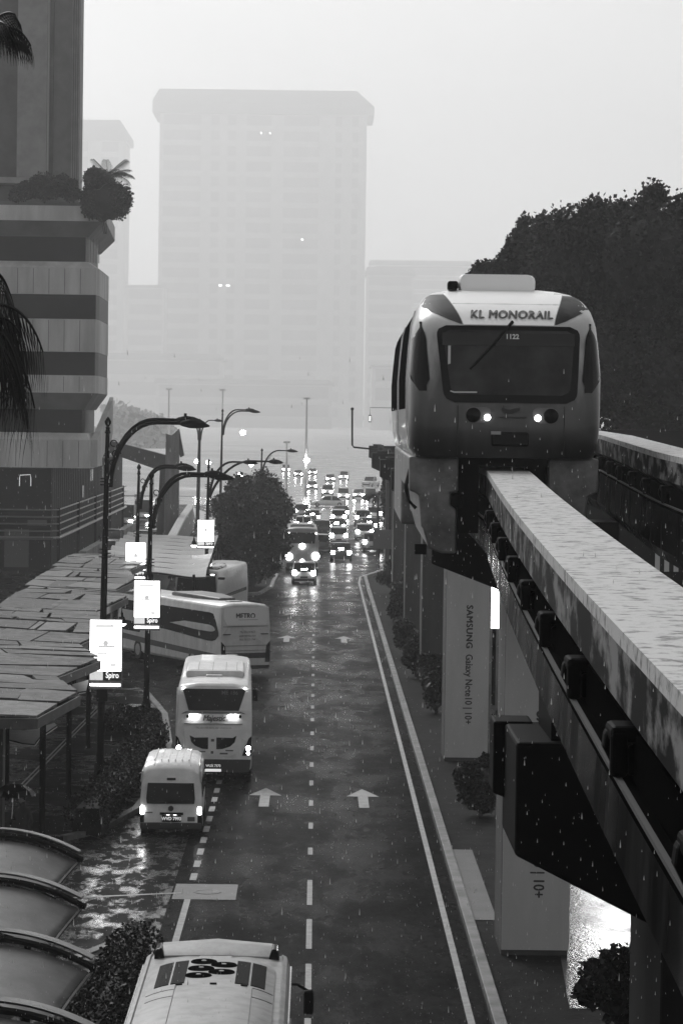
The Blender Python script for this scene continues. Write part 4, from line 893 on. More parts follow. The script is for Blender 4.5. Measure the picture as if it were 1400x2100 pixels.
# left divider trees
def blob_tree(name, label, Y, blobs, n, size, m, group, zg=0.0, tr=.2, spread=1.0):
    """crown of several dense leafy masses; each mass is surveyed as (px, py, radius in px) at distance Y"""
    s_ = F / Y; c0 = w(sum(q[0] for q in blobs) / len(blobs), 900, Y); t = thing(name, label, 'tree', (c0.x, Y, zg), 0, group); mb = MB(); tb_ = MB()
    zlow = min(w(q[0], q[1], Y).z for q in blobs); tot = sum(q[2] ** 2 for q in blobs)
    for bi, (px, py, rp) in enumerate(blobs):
        q = w(px, py, Y); r_ = rp / s_; c = Vector((q.x - c0.x, R.uniform(-.5, .5) * r_ * spread, q.z - zg)); k = rp ** 2 / tot
        core(mb, c, (r_ * .74, r_ * .7, r_ * .74), 3, .14)
        leaves(mb, c, (r_ * .95, r_ * .85, r_ * .95), int(n * k * .55), size, shell=.72)
        for _ in range(26):
            d = rdir(); leaves(mb, c + Vector((d.x, d.y * .85, d.z)) * r_ * R.uniform(.72, .98), [r_ * R.uniform(.13, .24)] * 3, int(n * k * .45 / 26), size, shell=.2)
        j0 = Vector((0, 0, (zlow - zg) * .75)); tb_.tube([j0, j0.lerp(c, .55) + Vector((0, 0, .1 * r_)), c], [tr * .6, tr * .4, tr * .15], 6)
    mb.build('crown', m, t, recalc=False)
    tb_.tube([(0, 0, -.1), (.04, .03, (zlow - zg) * .4), (0, 0, (zlow - zg) * .8)], [tr * 1.2, tr, tr * .8], 9); tb_.build('trunk', bark, t, smooth=40); return t
DV = 'trees on the divider'
blob_tree('round_tree', 'dark leafy tree beside the far bus, nearer of the pair on the kerb', 197, [(476, 1100, 42), (520, 1068, 56), (556, 1108, 44), (508, 1140, 56), (545, 1150, 36)], 17000, .17, leafm, DV, .13)
blob_tree('round_tree', 'paler tree behind the dark one, with a lamp post rising out of it', 234, [(498, 1008, 40), (540, 1010, 46), (572, 1046, 36), (520, 1040, 52), (462, 1042, 34)], 13000, .2, leafm, DV, .13)
big = mat('leaf_big', .006, .6, v2=.05, scale=.35, spec=.08)
DT = 'dark trees behind the train'
blob_tree('broad_tree', 'huge dark spreading tree filling the right edge behind the train', 124, [(1182, 545, 130), (1240, 520, 112), (1310, 560, 165), (1405, 555, 168), (1250, 720, 170), (1390, 760, 190), (1165, 690, 120), (1470, 640, 190)], 110000, .19, big, DT, 0, .5, .5)
blob_tree('broad_tree', 'lower drooping tree just above the left of the train roof', 128, [(1012, 580, 52), (1066, 556, 56), (1118, 530, 92), (1090, 640, 90), (1150, 560, 100)], 42000, .17, big, DT, 0, .3, .5)
for i, (x, y, zc, r, lab) in enumerate(((-30, 480, 7, (9, 8, 7.5), 'faint tree in the haze beside the pedestrian bridge'), (-28, 330, 4.5, (4.5, 5, 5), 'grey tree under the bridge beside the building corner'))):
    kf = 1.0 if y < 400 else 2.2
    tree('hazy_tree', lab, x * kf, y * kf, 0, H + (zc - H) * kf if kf > 1 else zc, [q * kf * (.8 if kf > 1 else 1) for q in r], 14, 2500, 1.0 * kf, m=mat('leaf_far', .42, .7, spec=0) if kf > 1 else leafm, group='trees fading in the haze', coreq=.7)  # far leaves are coloured pale so the crown fades as if in haze
# clipped bushes on the right-hand median
B = 'clipped bushes along the right kerb'
for lab, px, py, rad in (('big round bush in front of the advert pillars', 984, 1672, (.78, .8, .98)), ('bush partly behind the big round one, at the foot of the advert pillar', 1040, 1560, (.8, .8, .9)),
        ('dense bush beside the kerb, nearest below the second pillar', 893, 1462, (.85, 1.2, 1.0)), ('bush with a flat top second along the kerb from the advert pillar', 858, 1388, (.95, 1.3, .95)), ('bush third along the kerb from the advert pillar', 838, 1342, (1.0, 1.2, .9)),
        ('round bush next to last before the kerb bend', 818, 1276, (1.0, 1.1, .95)), ('round bush at the kerb bend below the signboard', 802, 1216, (1.25, 1.3, 1.15)), ('darker bush behind the round one near the kerb bend', 822, 1236, (.9, 1, .9)), ('low bush at the pillar side between the second and third', 880, 1420, (.9, 1.1, .85))):
    q = g(px, py); bush(lab, q.x, q.y, rad, 5200, .13, B)
q = g(1295, 2128); bush('leafy dark shrub on the glaring wet paving at the lower right', q.x, q.y, (1.15, .9, .86), 6500, .14, B, m=leaf_dark)
# hedges on the left
def hedge(label, pts, wd_, hh, n, size=.11):
    t = thing('hedge', label, 'hedge', (0, 0, 0)); mb = MB()
    for (x0, y0), (x1, y1) in zip(pts, pts[1:]):
        d = Vector((x1 - x0, y1 - y0, 0)); ln = d.length; st_ = max(2, int(ln / (wd_ * .6)))
        for i in range(st_):
            k = (i + .5) / st_; c = Vector((x0, y0, hh * .55)) + d * k
            leaves(mb, c + Vector((R.uniform(-.08, .08), 0, R.uniform(-.05, .08))), (wd_ * .55, wd_ * .6, hh * .52), int(n / st_ / max(1, len(pts) - 1)), size, droop=-.3, shell=.7)
        nrm = Vector((d.y, -d.x, 0)).normalized() * wd_ * .42
        a = Vector((x0, y0, .05)); b2 = Vector((x1, y1, .05)); tp_ = Vector((0, 0, hh * .70))
        mb.loft([[a - nrm * .8, a + nrm * .8, a + nrm * .6 + tp_, a - nrm * .6 + tp_], [b2 - nrm * .8, b2 + nrm * .8, b2 + nrm * .6 + tp_, b2 - nrm * .6 + tp_]])
    mb.build('foliage', leaf_dark, t, recalc=False); return t
hedge('long clipped hedge between the footpath and the bus bay kerb', [(-6.1, 79.5), (-5.75, 88), (-5.55, 95), (-5.6, 101.5)], 1.25, 1.05, 16000, .085)
hedge('short hedge crossing behind the lamp post at the end of the long hedge', [(-7.2, 104), (-5.7, 103)], 1.2, 1.1, 5000, .085)
hedge('ragged dark hedge beside the nearest white bus', [(-4.0, 50), (-3.75, 56), (-3.55, 60.3)], .95, 1.0, 9000, .075)
# terrace plants on the building
TP = 'terrace plants on the banded building'
for lab, px, py, rad in (('low terrace shrub at the left of the planter', 45, 412, (1.5, 1, .9)), ('low terrace shrub in the middle of the planter', 92, 412, (1.6, 1, 1.0)), ('low terrace shrub close to the round bush', 140, 414, (1.5, 1, 1.2))):
    q = w(px, py, 217.2); bush(lab, q.x, q.y, rad, 2600, .2, TP, base=q.z)
q = w(216, 478, 214.6); bush('tall round bush spilling over the corner of the terrace', q.x, q.y, (2.15, 1.8, 2.55), 13000, .2, TP, base=q.z)
def frond(mb, base_, az, L_, el, droop, nl=26, ll=.4, wd_=.02, vee=.35):
    P_ = []; 
    for i in range(nl + 1):
        k = i / nl; r_ = L_ * (math.sin(min(1, k * 1.0) * PI / 2) * .35 + k * .65) * math.cos(el * (1 - k * .2)) ; z = L_ * k * math.sin(el) - droop * L_ * k ** 2.2
        P_.append(Vector(base_) + Vector((math.cos(az) * r_, math.sin(az) * r_, z)))
    mb.tube(P_, [.022 * (1 - .8 * i / nl) + .004 for i in range(nl + 1)], 5)
    sd_ = Vector((-math.sin(az), math.cos(az), 0))
    for i in range(3, nl + 1):
        t_ = (P_[i] - P_[i - 1]).normalized(); l_ = ll * (1 - .55 * abs(i / nl - .45) * 1.4)
        for s_ in (-1, 1):
            p0 = P_[i]; d1 = (sd_ * s_ * .65 + t_ * .55 + Vector((0, 0, -vee))).normalized(); d2 = (d1 + Vector((0, 0, -.8))).normalized(); wv = t_ * wd_
            m1 = p0 + d1 * l_ * .5; e1 = m1 + d2 * l_ * .5
            mb.quad(p0 - wv, p0 + wv, m1 + wv * .9, m1 - wv * .9); mb.quad(m1 - wv * .9, m1 + wv * .9, e1 + wv * .1, e1 - wv * .1)
def palm(label, x, y, z0, hgt, nf, L_, group=None, tr=.14, m=leaf_dark, drp=(.5, 1.1), azs=None, stag=0.0, **kw):
    t = thing('palm_tree', label, 'palm tree', (x, y, z0), 0, group)
    mb = MB()
    for i in range(nf):
        az = azs[i] if azs else 2 * PI * i / nf + R.uniform(-.2, .2)
        frond(mb, (0, 0, hgt - R.uniform(0, stag)), az, L_ * R.uniform(.85, 1.1), R.uniform(.25, 1.0), R.uniform(*drp), **kw)
    mb.build('crown', m, t, recalc=False)
    MB().tube([(0, 0, -.1), (.03, 0, hgt * .5), (0, 0, hgt + .05)], [tr * 1.2, tr, tr * .8], 10).build('trunk', bark, t, smooth=40); return t
q = w(222, 372, 215); palm('small palm rising out of the round terrace bush', q.x, q.y, q.z - 1.3, 1.7, 26, 1.9, TP, .12, leafm, (.15, .75), ll=.75, wd_=.022, nl=20, vee=.15)
NP = 28.0
q = w(-34, 545, NP)
palm('palm with long black drooping fronds at the left edge of the picture, close by', q.x, q.y, 0.1, q.z, 20, .62, None, .16, leaf_dark, (1.0, 1.9), azs=[-1.3 + 2.6 * i / 12 for i in range(13)] + [1.6, 2.2, 2.8, 3.4, 4.0, 4.6, 5.2], stag=1.05, nl=14, ll=.85, wd_=.009, vee=1.6)
q = w(-26, 85, 31.0)
palm('taller black palm whose frond tips hang in the top left corner', q.x, q.y, 0.1, q.z, 13, .50, None, .15, leaf_dark, (.5, 1.0), nl=14, ll=.42, wd_=.009, vee=1.2)

# ------------------------------------------------------------------ street lamps with twin arms
def lamp(label, px, py_base, Y, top, arm=2.3, hd_gap=.35, spread=.0, second=True, both=False, group='twin-armed street lamps', rr=.115, detail=True, az=0.0, lit=False, tilt=.012):
    q = w(px, py_base, Y); t = thing('street_lamp', label, 'street lamp', (q.x, Y, 0), az, group); t.rotation_euler = (0, tilt, az)
    z = top
    MB().lathe([(rr * 1.6, -.05), (rr * 1.6, .5), (rr * 1.15, .6), (rr, 1.0), (rr * .9, z * .55), (rr * .62, z - 1.0), (rr * .55, z - .42), (rr * .8, z - .40), (rr * .8, z - .36), (rr * .45, z - .33), (0, z - .3)], n=14).build('pole', dark, t, smooth=40)
    fn_ = MB(); fn_.lathe([(.04, z - .36), (.08, z - .31), (.05, z - .28), (.085, z - .25), (.04, z - .2), (.10, z - .1), (.105, z - .04), (.05, z + .06), (0, z + .12)], n=10); fn_.build('finial', dark, t, smooth=40)
    if detail:
        cb = MB()
        for zc_ in (z * .62, z * .62 + .12, z * .62 + .24, z * .82, z * .82 + .1, z * .82 + .2): MB().lathe([(0, zc_), (rr * 1.7, zc_), (rr * 1.7, zc_ + .03), (0, zc_ + .03)], n=10).build('collar', dark, t)
        sc = MB()
        for cx_, cz_, r_ in ((.2, z - .72, .10), (.3, z - 1.05, .13), (.17, z - 1.32, .08), (.36, z - .82, .07)):
            sc.tube([(cx_ + r_ * math.cos(a / 10 * 5.2), 0, cz_ + r_ * math.sin(a / 10 * 5.2)) for a in range(11)], .02, 5)
        sc.build('scroll', dark, t)
    for k in range(2 if second else 1):
        sgn = -1 if (both and k) else 1; dy = (.0 if k == 0 else hd_gap); A = arm * (1 if k == 0 else .93); zt_ = z - .04 + (.10 if k and not both else 0)
        pts = []
        for i in range(13):
            a = i / 12
            if a < .75: th = a / .75 * PI / 2; pts.append((sgn * (.12 + (A * .62) * (1 - math.cos(th))), dy * a, z - 2.1 + (zt_ - z + 2.1) * math.sin(th)))
            else: pts.append((sgn * (.12 + A * .62 + A * .38 * (a - .75) / .25), dy * a, zt_))
        ar = MB().tube(pts, [.082 - .03 * i / 12 for i in range(13)], 8).build('arm', dark, t, smooth=60)
        xh = pts[-1][0]; hd = MB()
        prof = [(0, .07, .07), (.08, .13, .12), (.3, .19, .19), (.55, .19, .175), (.78, .14, .10), (.92, .06, .03)]
        hd.loft([[(xh + sgn * (u - .15), dy + wv * math.cos(2 * PI * j / 10), zt_ + (hv * math.sin(2 * PI * j / 10) if math.sin(2 * PI * j / 10) > 0 else hv * .6 * math.sin(2 * PI * j / 10)) - .02 - .05 * u) for j in range(10)] for u, wv, hv in prof])
        hd = hd.build('lamp_head', dark if not lit else lit_lamp, t, smooth=50)
        MB().lathe([(.045, .08), (.045, .22), (0, .22)], (xh + sgn * .15, dy, zt_), 8).build('photocell', dark, hd)
    return t
lamp('nearest tall black twin-armed lamp, its foot in the hedge', 204, 1640, 92, 11.35, 2.3)
lamp('black twin-armed lamp behind the white van, with a lightbox halfway up', 299, 1500, 112, 9.3, 2.3, az=-.12, hd_gap=-.5)
lamp('thinner black twin-armed lamp whose foot is hidden by the angular canopy', 277, 1290, 143, 9.05, 1.9)
lamp('black twin-armed lamp left of the round trees, with a lightbox', 421, 1257, 170, 8.95, 2.3, hd_gap=-3.5, az=.5)
lamp('single-armed lamp rising out of the round trees', 532, 1130, 252, 8.75, 2.2, second=False, detail=False)
lamp('tall pale lamp with two unequal arms above the round trees', 450, 1090, 255, 12.1, 2.4, hd_gap=-9, detail=False, az=.0)
lamp('faint lamp with arms both ways beside the fin pylon', 405, 1070, 300, 11.2, 1.5, both=True, detail=False, rr=.2)
# pendant bell lamps hung from two of the lamps
def bell(label, px, py, Y, toX):
    q = w(px, py, Y); t = thing('pendant_lamp', label, 'pendant lamp', tuple(q), 0, 'bell-shaped pendant lamps')
    MB().lathe([(.03, .42), (.05, .40), (.06, .28), (.11, .22), (.15, .08), (.27, 0), (.25, 0), (.10, .1), (0, .12)], n=14).build('shade', dark, t, smooth=50)
    MB().lathe([(.16, .03), (.17, -.03), (.10, -.10), (0, -.12)], n=12).build('bulb', mat('lit_bell', .8, .4, emit=14), t, smooth=60)
    MB().tube([(0, 0, .4), (0, 0, .58), (.12, 0, .62), (toX, 0, .40)], .025, 6).build('bracket', dark, t); return t
bell('glowing bell lamp under the angular canopy tips, beside the lightbox', 250, 1278, 113, .92)
bell('small glowing bell lamp left of the lightbox by the round trees', 398, 1118, 170, .7)
def lightbox(label, x0, y0, x1, y1, Y, full=True):
    a = w(x0, y0, Y); b_ = w(x1, y1, Y); t = thing('lightbox', label, 'lightbox', ((a.x + b_.x) / 2, Y, b_.z), 0, 'lit advertising boxes on the lamp posts')
    W_ = b_.x - a.x; Hh = a.z - b_.z; h = W_ / 2
    MB().box(-h, h, 0, .22, 0, Hh).build('case', mat('box_case', .06, .5), t, bevel=.015)
    f_ = MB().box(-h + .025, h - .025, -.012, -.001, Hh * .26, Hh - .02).build('lit_face', lit_sign, t)
    MB().box(-h * .45, h * .55, -.016, -.013, Hh * .60, Hh * .63).build('printed_line', mat('print_pale', .3, .5, emit=.42), f_); MB().lathe([(0, -.016), (.09, -.016), (.09, -.013), (0, -.013)], (0, 0, Hh * .66), 12, 'y').build('printed_spot', MATS['print_pale'], f_)
    for a_, b2, z0_, z1_ in ((-.62, .5, .88, .93), (-.3, .45, .80, .815), (-.5, .1, .50, .53), (-.5, .42, .44, .455), (-.5, .3, .40, .415), (.3, .62, .32, .38)): MB().box(h * a_, h * b2, -.016, -.013, Hh * z0_, Hh * z1_).build('printed_line', mat('print_faint', .5, .5, emit=.55), f_)
    if full:
        MB().box(-h + .025, -h * .15, -.012, -.001, Hh * .13, Hh * .255).build('lower_picture', mat('picture_pale', .5, .5, emit=.45), t)
        dp_ = MB().box(-h * .14, h - .025, -.012, -.001, Hh * .13, Hh * .255).build('lower_picture', mat('picture_dark', .02, .5), t)
        text('Spiro', .26, lambda u, v: (h * .42 + u, -.018, Hh * .2 + v), 'lettering', mat('lit_letter', .8, .5, emit=.9), dp_, offset=.004, sx=.75)
        MB().box(-h, h, -.03, -.001, -.0, Hh * .125).build('lower_bar', mat('box_case', .06, .5), t)
        MB().tube([(-h + .04, -.05, Hh * .065), (h - .04, -.05, Hh * .065)], .035, 8).build('tube_light', mat('tube_light', .8, .4, emit=8), t)
    return t
lightbox('lit white box behind the tips of the angular canopy', 184, 1270, 250, 1414, 91.7)
lightbox('lit white box on the lamp behind the white coach', 275, 1190, 328, 1293, 111.7)
lightbox('small lit box cut off by the canopy edge', 258, 1112, 299, 1190, 142.7)
lightbox('lit white box left of the dark round tree', 405, 1066, 439, 1126, 169.7)
jb = w(210, 1425, 91.8); tag(MB().box(-.17, .17, -.1, .12, 0, .38).build('junction_box', dark, None, bevel=.02, loc=(jb.x, jb.y, jb.z - .2)), 'black junction box on the lamp post under the big lightbox', 'junction box')

# ------------------------------------------------------------------ angular canopy over the footpath
can = thing('angular_canopy', 'long folded canopy with saw-toothed edge over the footpath', 'canopy', (0, 0, 0))
can_m = mat('canopy_panel', .04, .5, v2=.14, scale=3.5, detail=10, lo=.3, hi=.6, spec=.1, rvar=.15)
fascia_m = mat('canopy_fascia', .05, .5, var=.4, scale=2)
tips = [(163, 1428), (205, 1357), (236, 1290), (262, 1227), (279, 1192), (301, 1156)]
vals = [(117, 1392), (163, 1325), (196, 1258), (236, 1213), (266, 1172), (284, 1143)]
lefts = [-11.4, -11.2, -11.4, -11.7, -12.0, -12.3]
ZC = 4.2
first = g(75, 1478, ZC)
near = first
for i, (tp_, vl) in enumerate(zip(tips, vals)):
    T = g(*tp_, ZC + .05); V = g(*vl, ZC + .03); Nn = near
    xl = lefts[i]; zl = ZC + .12
    LN = Vector((xl, Nn.y + .02, ZC)); LF = Vector((xl - .05, V.y - .02, ZC)); MID = Vector((xl * .55 + T.x * .45, T.y - .2, ZC + .02))
    th = .20
    top = [LN, Vector((Nn.x, Nn.y, ZC + .03)), T, V, LF]
    b = MB(); k = len(b.v); b.v += [tuple(q) for q in top] + [tuple(MID)] + [(q.x, q.y, q.z - th) for q in top]
    for j in range(5): b.f.append((j, (j + 1) % 5, 5)); b.f.append((j, 6 + j, 6 + (j + 1) % 5, (j + 1) % 5))
    b.f.append((10, 9, 8, 7, 6))
    pn_ = b.build('roof_panel', mat('canopy_underlay', .012, .6, spec=.05), can)
    fb = MB()
    for a_, c_ in ((top[0], top[1]), (top[1], top[2])):
        o_ = Vector((.02, -.03, 0)); fb.loft([[a_ + o_ + Vector((0, 0, .03)), a_ + o_ * 2 + Vector((0, 0, .03)), a_ + o_ * 2 - Vector((0, 0, th + .02)), a_ + o_ - Vector((0, 0, th + .02))], [c_ + o_ + Vector((0, 0, .03)), c_ + o_ * 2 + Vector((0, 0, .03)), c_ + o_ * 2 - Vector((0, 0, th + .02)), c_ + o_ - Vector((0, 0, th + .02))]])
    fb.build('fascia', fascia_m, pn_)
    # irregular roof sheets with dark gaps between them, each laid at its own slight tilt
    def xr_(v):
        vt = (T.y - Nn.y) / (V.y - Nn.y)
        return Nn.x + (T.x - Nn.x) * v / vt if v < vt else T.x + (V.x - T.x) * (v - vt) / (1 - vt)
    def P_(k, v, dz=0): return Vector((xl + (xr_(v) - xl) * k, Nn.y + (V.y - Nn.y) * v, ZC + .09 + .14 * (1 - k) + .10 * (1 - abs(2 * v - 1)) + dz))
    vt = (T.y - Nn.y) / (V.y - Nn.y); cuts = [0.0, vt * .52, vt, vt + (1 - vt) * .36, vt + (1 - vt) * .7, 1.0]
    me_v, me_f, me_m = [], [], []
    lines = [(cv + (R.uniform(-.11, .11) if 0 < n_ < len(cuts) - 1 else 0), cv) for n_, cv in enumerate(cuts)]
    for (a0, a1), (b0, b1) in zip(lines, lines[1:]):
        ks = [0.0] + sorted(R.uniform(.15, .85) for _ in range(R.choice((1, 2, 2, 3)))) + [1.0]
        for k0, k1 in zip(ks, ks[1:]):
            if k1 - k0 < .05: continue
            sk = R.uniform(-.06, .06); dz = [R.uniform(-.02, .035) for _ in range(4)]; gk, gv = .006, .016
            qs = []
            for (kk, lo_) in ((k0 + gk, 1), (k1 - gk, 1), (k1 - gk, 0), (k0 + gk, 0)):
                kk2 = min(1, max(0, kk + (sk if lo_ and 0.02 < kk < .98 else 0)))
                vv_ = (a0 + (a1 - a0) * kk2 + gv) if lo_ else (b0 + (b1 - b0) * kk2 - gv)
                qs.append((kk2, min(1, max(0, vv_))))
            o_ = len(me_v); top_ = [P_(kk, vv_, dz[n_]) for n_, (kk, vv_) in enumerate(qs)]
            me_v += [tuple(q) for q in top_] + [(q.x, q.y, q.z - .05) for q in top_]
            me_f += [(o_, o_ + 1, o_ + 2, o_ + 3)] + [(o_ + a_, o_ + 4 + a_, o_ + 4 + (a_ + 1) % 4, o_ + (a_ + 1) % 4) for a_ in range(4)]
            me_m += [R.choice((0, 0, 1, 2))] * 5
    cb_ = MB(); cb_.v, cb_.f = me_v, me_f
    so = cb_.build('roof_sheet', can_m, pn_)
    so.data.materials.append(mat('canopy_sheet_pale', .08, .5, v2=.19, scale=3.5, detail=10, lo=.3, hi=.6, spec=.1)); so.data.materials.append(mat('canopy_sheet_dim', .035, .5, v2=.10, scale=3.5, detail=10, lo=.3, hi=.6, spec=.1))
    for pg, mi in zip(so.data.polygons, me_m): pg.material_index = mi
    bo = MB()
    for n_, (a0, a1) in enumerate(lines[1:-1]):
        for q in range(18):
            k_ = (q + .5) / 18; p_ = P_(k_, a0 + (a1 - a0) * k_, .04); bo.box(p_.x - .02, p_.x + .02, p_.y - .03, p_.y + .03, p_.z - .02, p_.z + .03)
    mat('seam_dark', .02, .5)
    MB().tube([(xl + 2.2, T.y, .1), (xl + 2.2, T.y, ZC - .2)], .09, 8).build('post', dark, can); MB().tube([(T.x - .9, (V.y + Nn.y) / 2, .1), (T.x - .9, (V.y + Nn.y) / 2, ZC - .2)], .08, 8).build('post', dark, can)
    near = V
c0 = g(12, 1700, .13); MB().box(c0.x - .35, c0.x + .22, 77, 77.6, .1, ZC - .25).build('column', mat('column_dark', .03, .6), can)
# white fabric awnings peeping out below
def awning(label, pts, z):
    t = thing('fabric_awning', label, 'awning', (0, 0, 0), 0, 'white fabric awnings below the canopy')
    P_ = [g(px, py + 14, z + dz) for px, py, dz in pts]; n = len(P_) // 2; b = MB()
    A_, B_ = P_[:n], P_[n:]
    b.loft([[tuple(q) for q in A_], [tuple(q) for q in B_], [(q.x, q.y, q.z - .05) for q in B_], [(q.x, q.y, q.z - .05) for q in A_]], closed=False, caps=False); b.f.append
    b.build('fabric', mat('awning_white', .5, .5, var=.1), t, smooth=50); MB().tube([tuple(q) for q in B_], .02, 5).build('edge_bar', dark, t); return t
awning('white curved awning under the nearest corner of the angular canopy', [(20, 1482, 0), (50, 1484, 0), (75, 1481, 0), (95, 1474, 0), (112, 1468, .05), (20, 1504, -.05), (48, 1511, -.1), (72, 1513, -.1), (84, 1497, -.05), (118, 1474, .05)], 2.95)
awning('small pointed white awning between the canopy tips and the lightbox', [(132, 1398, 0), (150, 1389, 0), (182, 1380, .05), (153, 1417, -.05), (163, 1406, 0), (176, 1404, .0)], 3.3)
# pale wavy canopies farther on
wv = thing('wavy_canopy', 'pale wavy fabric canopy beyond the lit boxes', 'canopy', (0, 0, 0)); wm_ = mat('wavy_fabric', .24, .5, var=.12, scale=1.5)
yb = 150.0
while yb < 196:
    grid = []
    for j in range(9):
        y = yb + 5.2 * j / 8; grid.append([(x0 + (yb - 150) * -.02, y, 3.35 + .55 * math.sin(PI * j / 8) * (.6 + .4 * math.sin((x0 + 14) * .8)) + .12 * math.sin(x0 * 1.3)) for x0 in [-11.6 + .5 * i for i in range(13)]])
    b = MB(); b.loft(grid, caps=False, closed=False); b.loft([[(x, y, z - .06) for x, y, z in r_] for r_ in grid], caps=False, closed=False)
    b.build('vault', wm_, wv, smooth=60)
    MB().tube(grid[0], .05, 5).build('valley_rib', MATS['seam_dark'], wv)
    for x in (-11, -6.2): MB().tube([(x, yb, .1), (x, yb, 3.4)], .07, 6).build('post', dark, wv)
    yb += 5.2
# glossy arched canopies at the lower left
va = mat('vault_sheet', .05, .4, v2=.15, scale=.9, detail=5, spec=.22, bump=.12, bscale=1.2, rvar=.08)
AV = 'glossy arched canopies in the lower left corner'
for i, (px, py, lab) in enumerate(((162, 1752, 'glossy arched canopy farthest from the viewer, near the bus bay kerb'), (167, 1847, 'glossy arched canopy second from the far end of its row'), (189, 1973, 'glossy arched canopy third from the far end, with the widest visible sheet'), (205, 2125, 'glossy arched canopy lowest in the corner, nearly out of the picture'))):
    q = g(px, py, 3.4); t = thing('arched_canopy', lab, 'canopy', (q.x, q.y, 0), 0, AV); W_ = 3.3; L_ = 5.05
    def arch(u, k=0): return 3.4 + .17 * (1.55 ** 2 - (u + 1.55) ** 2)
    us = [-W_ * (1 - i_ / 18) for i_ in range(19)]
    def sheet(y0, y1, f0, f1, nm, m_, th=.03, n=10):
        grid = []
        for j in range(n + 1):
            k = j / n; y = y0 + (y1 - y0) * k; dz = f0 + (f1 - f0) * k - .26 * math.sin(PI * k) * (1 if nm == 'sheet' else 0)
            pin = .30 * math.sin(PI * min(1, k * 1.0)) if nm == 'sheet' else 0
            grid.append([(u - pin * ((u + W_) / W_) ** 3, y, arch(u) + dz) for u in us])
        b = MB(); b.loft(grid, caps=False, closed=False); b.loft([[(x, y, z - th) for x, y, z in r_] for r_ in grid], caps=False, closed=False)
        n_ = len(us); Rr = len(grid); o = n_ * Rr
        for j in range(Rr - 1): b.f.append((j * n_ + n_ - 1, (j + 1) * n_ + n_ - 1, o + (j + 1) * n_ + n_ - 1, o + j * n_ + n_ - 1))
        return b.build(nm, m_, t, smooth=60)
    sheet(0, .55, .05, 0, 'rim', va); sheet(-.06, -4.6, -.16, -.06, 'sheet', va)
    MB().tube([(u, -.02, arch(u) - .07) for u in us], .055, 6).build('rim_gutter', black, t)
    MB().tube([(-.02, .0, 3.33), (.07, -.02, 3.30)], .06, 6).build('rim_end', black, t)
    MB().tube([(-.28 * math.sin(PI * k / 10), -.06 - 4.5 * k / 10, 3.27 - .26 * math.sin(PI * k / 10) + .1 * k / 10) for k in range(11)], .03, 5).build('edge_bar', black, t)
    for yy in (-.1, -4.4): MB().tube([(-.5, yy, .1), (-.5, yy, 3.35)], .06, 8).build('post', dark, t)

# ------------------------------------------------------------------ footbridge, fin pylon, ramp wall
fbm = mat('bridge_concrete', .06, .6, var=.25, scale=1)
t = thing('footbridge', 'dark sloping footbridge beam between the building and the fin pylon', 'footbridge', (0, 0, 0))
a = w(190, 893, 268); b_ = w(346, 934, 268)
MB().loft([[(a.x, 266.5, a.z), (a.x, 269, a.z), (a.x, 269, a.z - 1.1), (a.x, 266.5, a.z - .85)], [(b_.x, 266.5, b_.z), (b_.x, 269, b_.z), (b_.x, 269, b_.z - 1.7), (b_.x, 266.5, b_.z - 1.35)]]).build('deck', fbm, t)
c_ = w(330, 960, 268); MB().prism([(c_.x, c_.z), (b_.x, c_.z), (b_.x, 0), (w(322, 1100, 268).x, 0)], 266.6, 268.9, 'y').build('leg', fbm, t)
for px in (213, 288):
    q = w(px, 915, 268); MB().box(q.x - .3, q.x + .3, 267, 267.5, q.z - .9, q.z - .78).build('sign_lamp', dark, t); MB().tube([(q.x, 267.2, q.z - .8), (q.x, 267.2, q.z - .2)], .05, 5).build('hanger', dark, t)
t = thing('fin_pylon', 'tall pointed concrete fin pylon at the end of the footbridge', 'pylon', (0, 0, 0))
fz_ = lambda px, py: (w(px, py, 264).x, w(px, py, 264).z)
MB().prism([fz_(341, 905), fz_(368, 879), fz_(367, 1110), fz_(336, 1120)], 263.4, 264.6, 'y').build('blade', mat('pylon_grey', .13, .6, v2=.22, scale=1.2, stretch=(2, 1, .3)), t)
MB().prism([fz_(339.5, 889), fz_(354, 894), fz_(341, 906)], 264.2, 264.9, 'y').build('rear_tip', mat('pylon_grey', .1), t)
MB().prism([fz_(368.3, 882), fz_(378, 934), fz_(371, 938), fz_(367.5, 930)], 263.6, 264.4, 'y').build('wing', fbm, t)
rw = thing('ramp_wall', 'curved ramp wall with a pale coping, right of the fin pylon', 'wall', (0, 0, 0))
pr_ = [(g(308, 1168, 2.5)), g(322, 1158, 2.5), g(340, 1125, 2.5), g(372, 1065, 2.5), g(392, 1036, 2.5)]
b = MB(); b.loft([[(q.x - .2, q.y, 0), (q.x + .2, q.y, 0), (q.x + .2, q.y, 2.4), (q.x - .2, q.y, 2.4)] for q in pr_]); b.build('wall', mat('ramp_dark', .035, .6, var=.4, scale=.6), rw)
b = MB(); b.loft([[(q.x - .32, q.y, 2.402), (q.x + .32, q.y, 2.402), (q.x + .32, q.y, 2.6), (q.x - .32, q.y, 2.6)] for q in pr_]); b.build('coping', mat('coping_pale', .25, .5, var=.2), rw)
gp = MB(); q0, q1, q2, q3 = g(395, 1042), g(440, 1060), g(465, 1110), g(410, 1108); gp.quad(*[(q.x, q.y, .145) for q in (q0, q1, q2, q3)]); struct(gp.build('footpath', mat('path_pale', .16, .45, v2=.25, scale=1)))

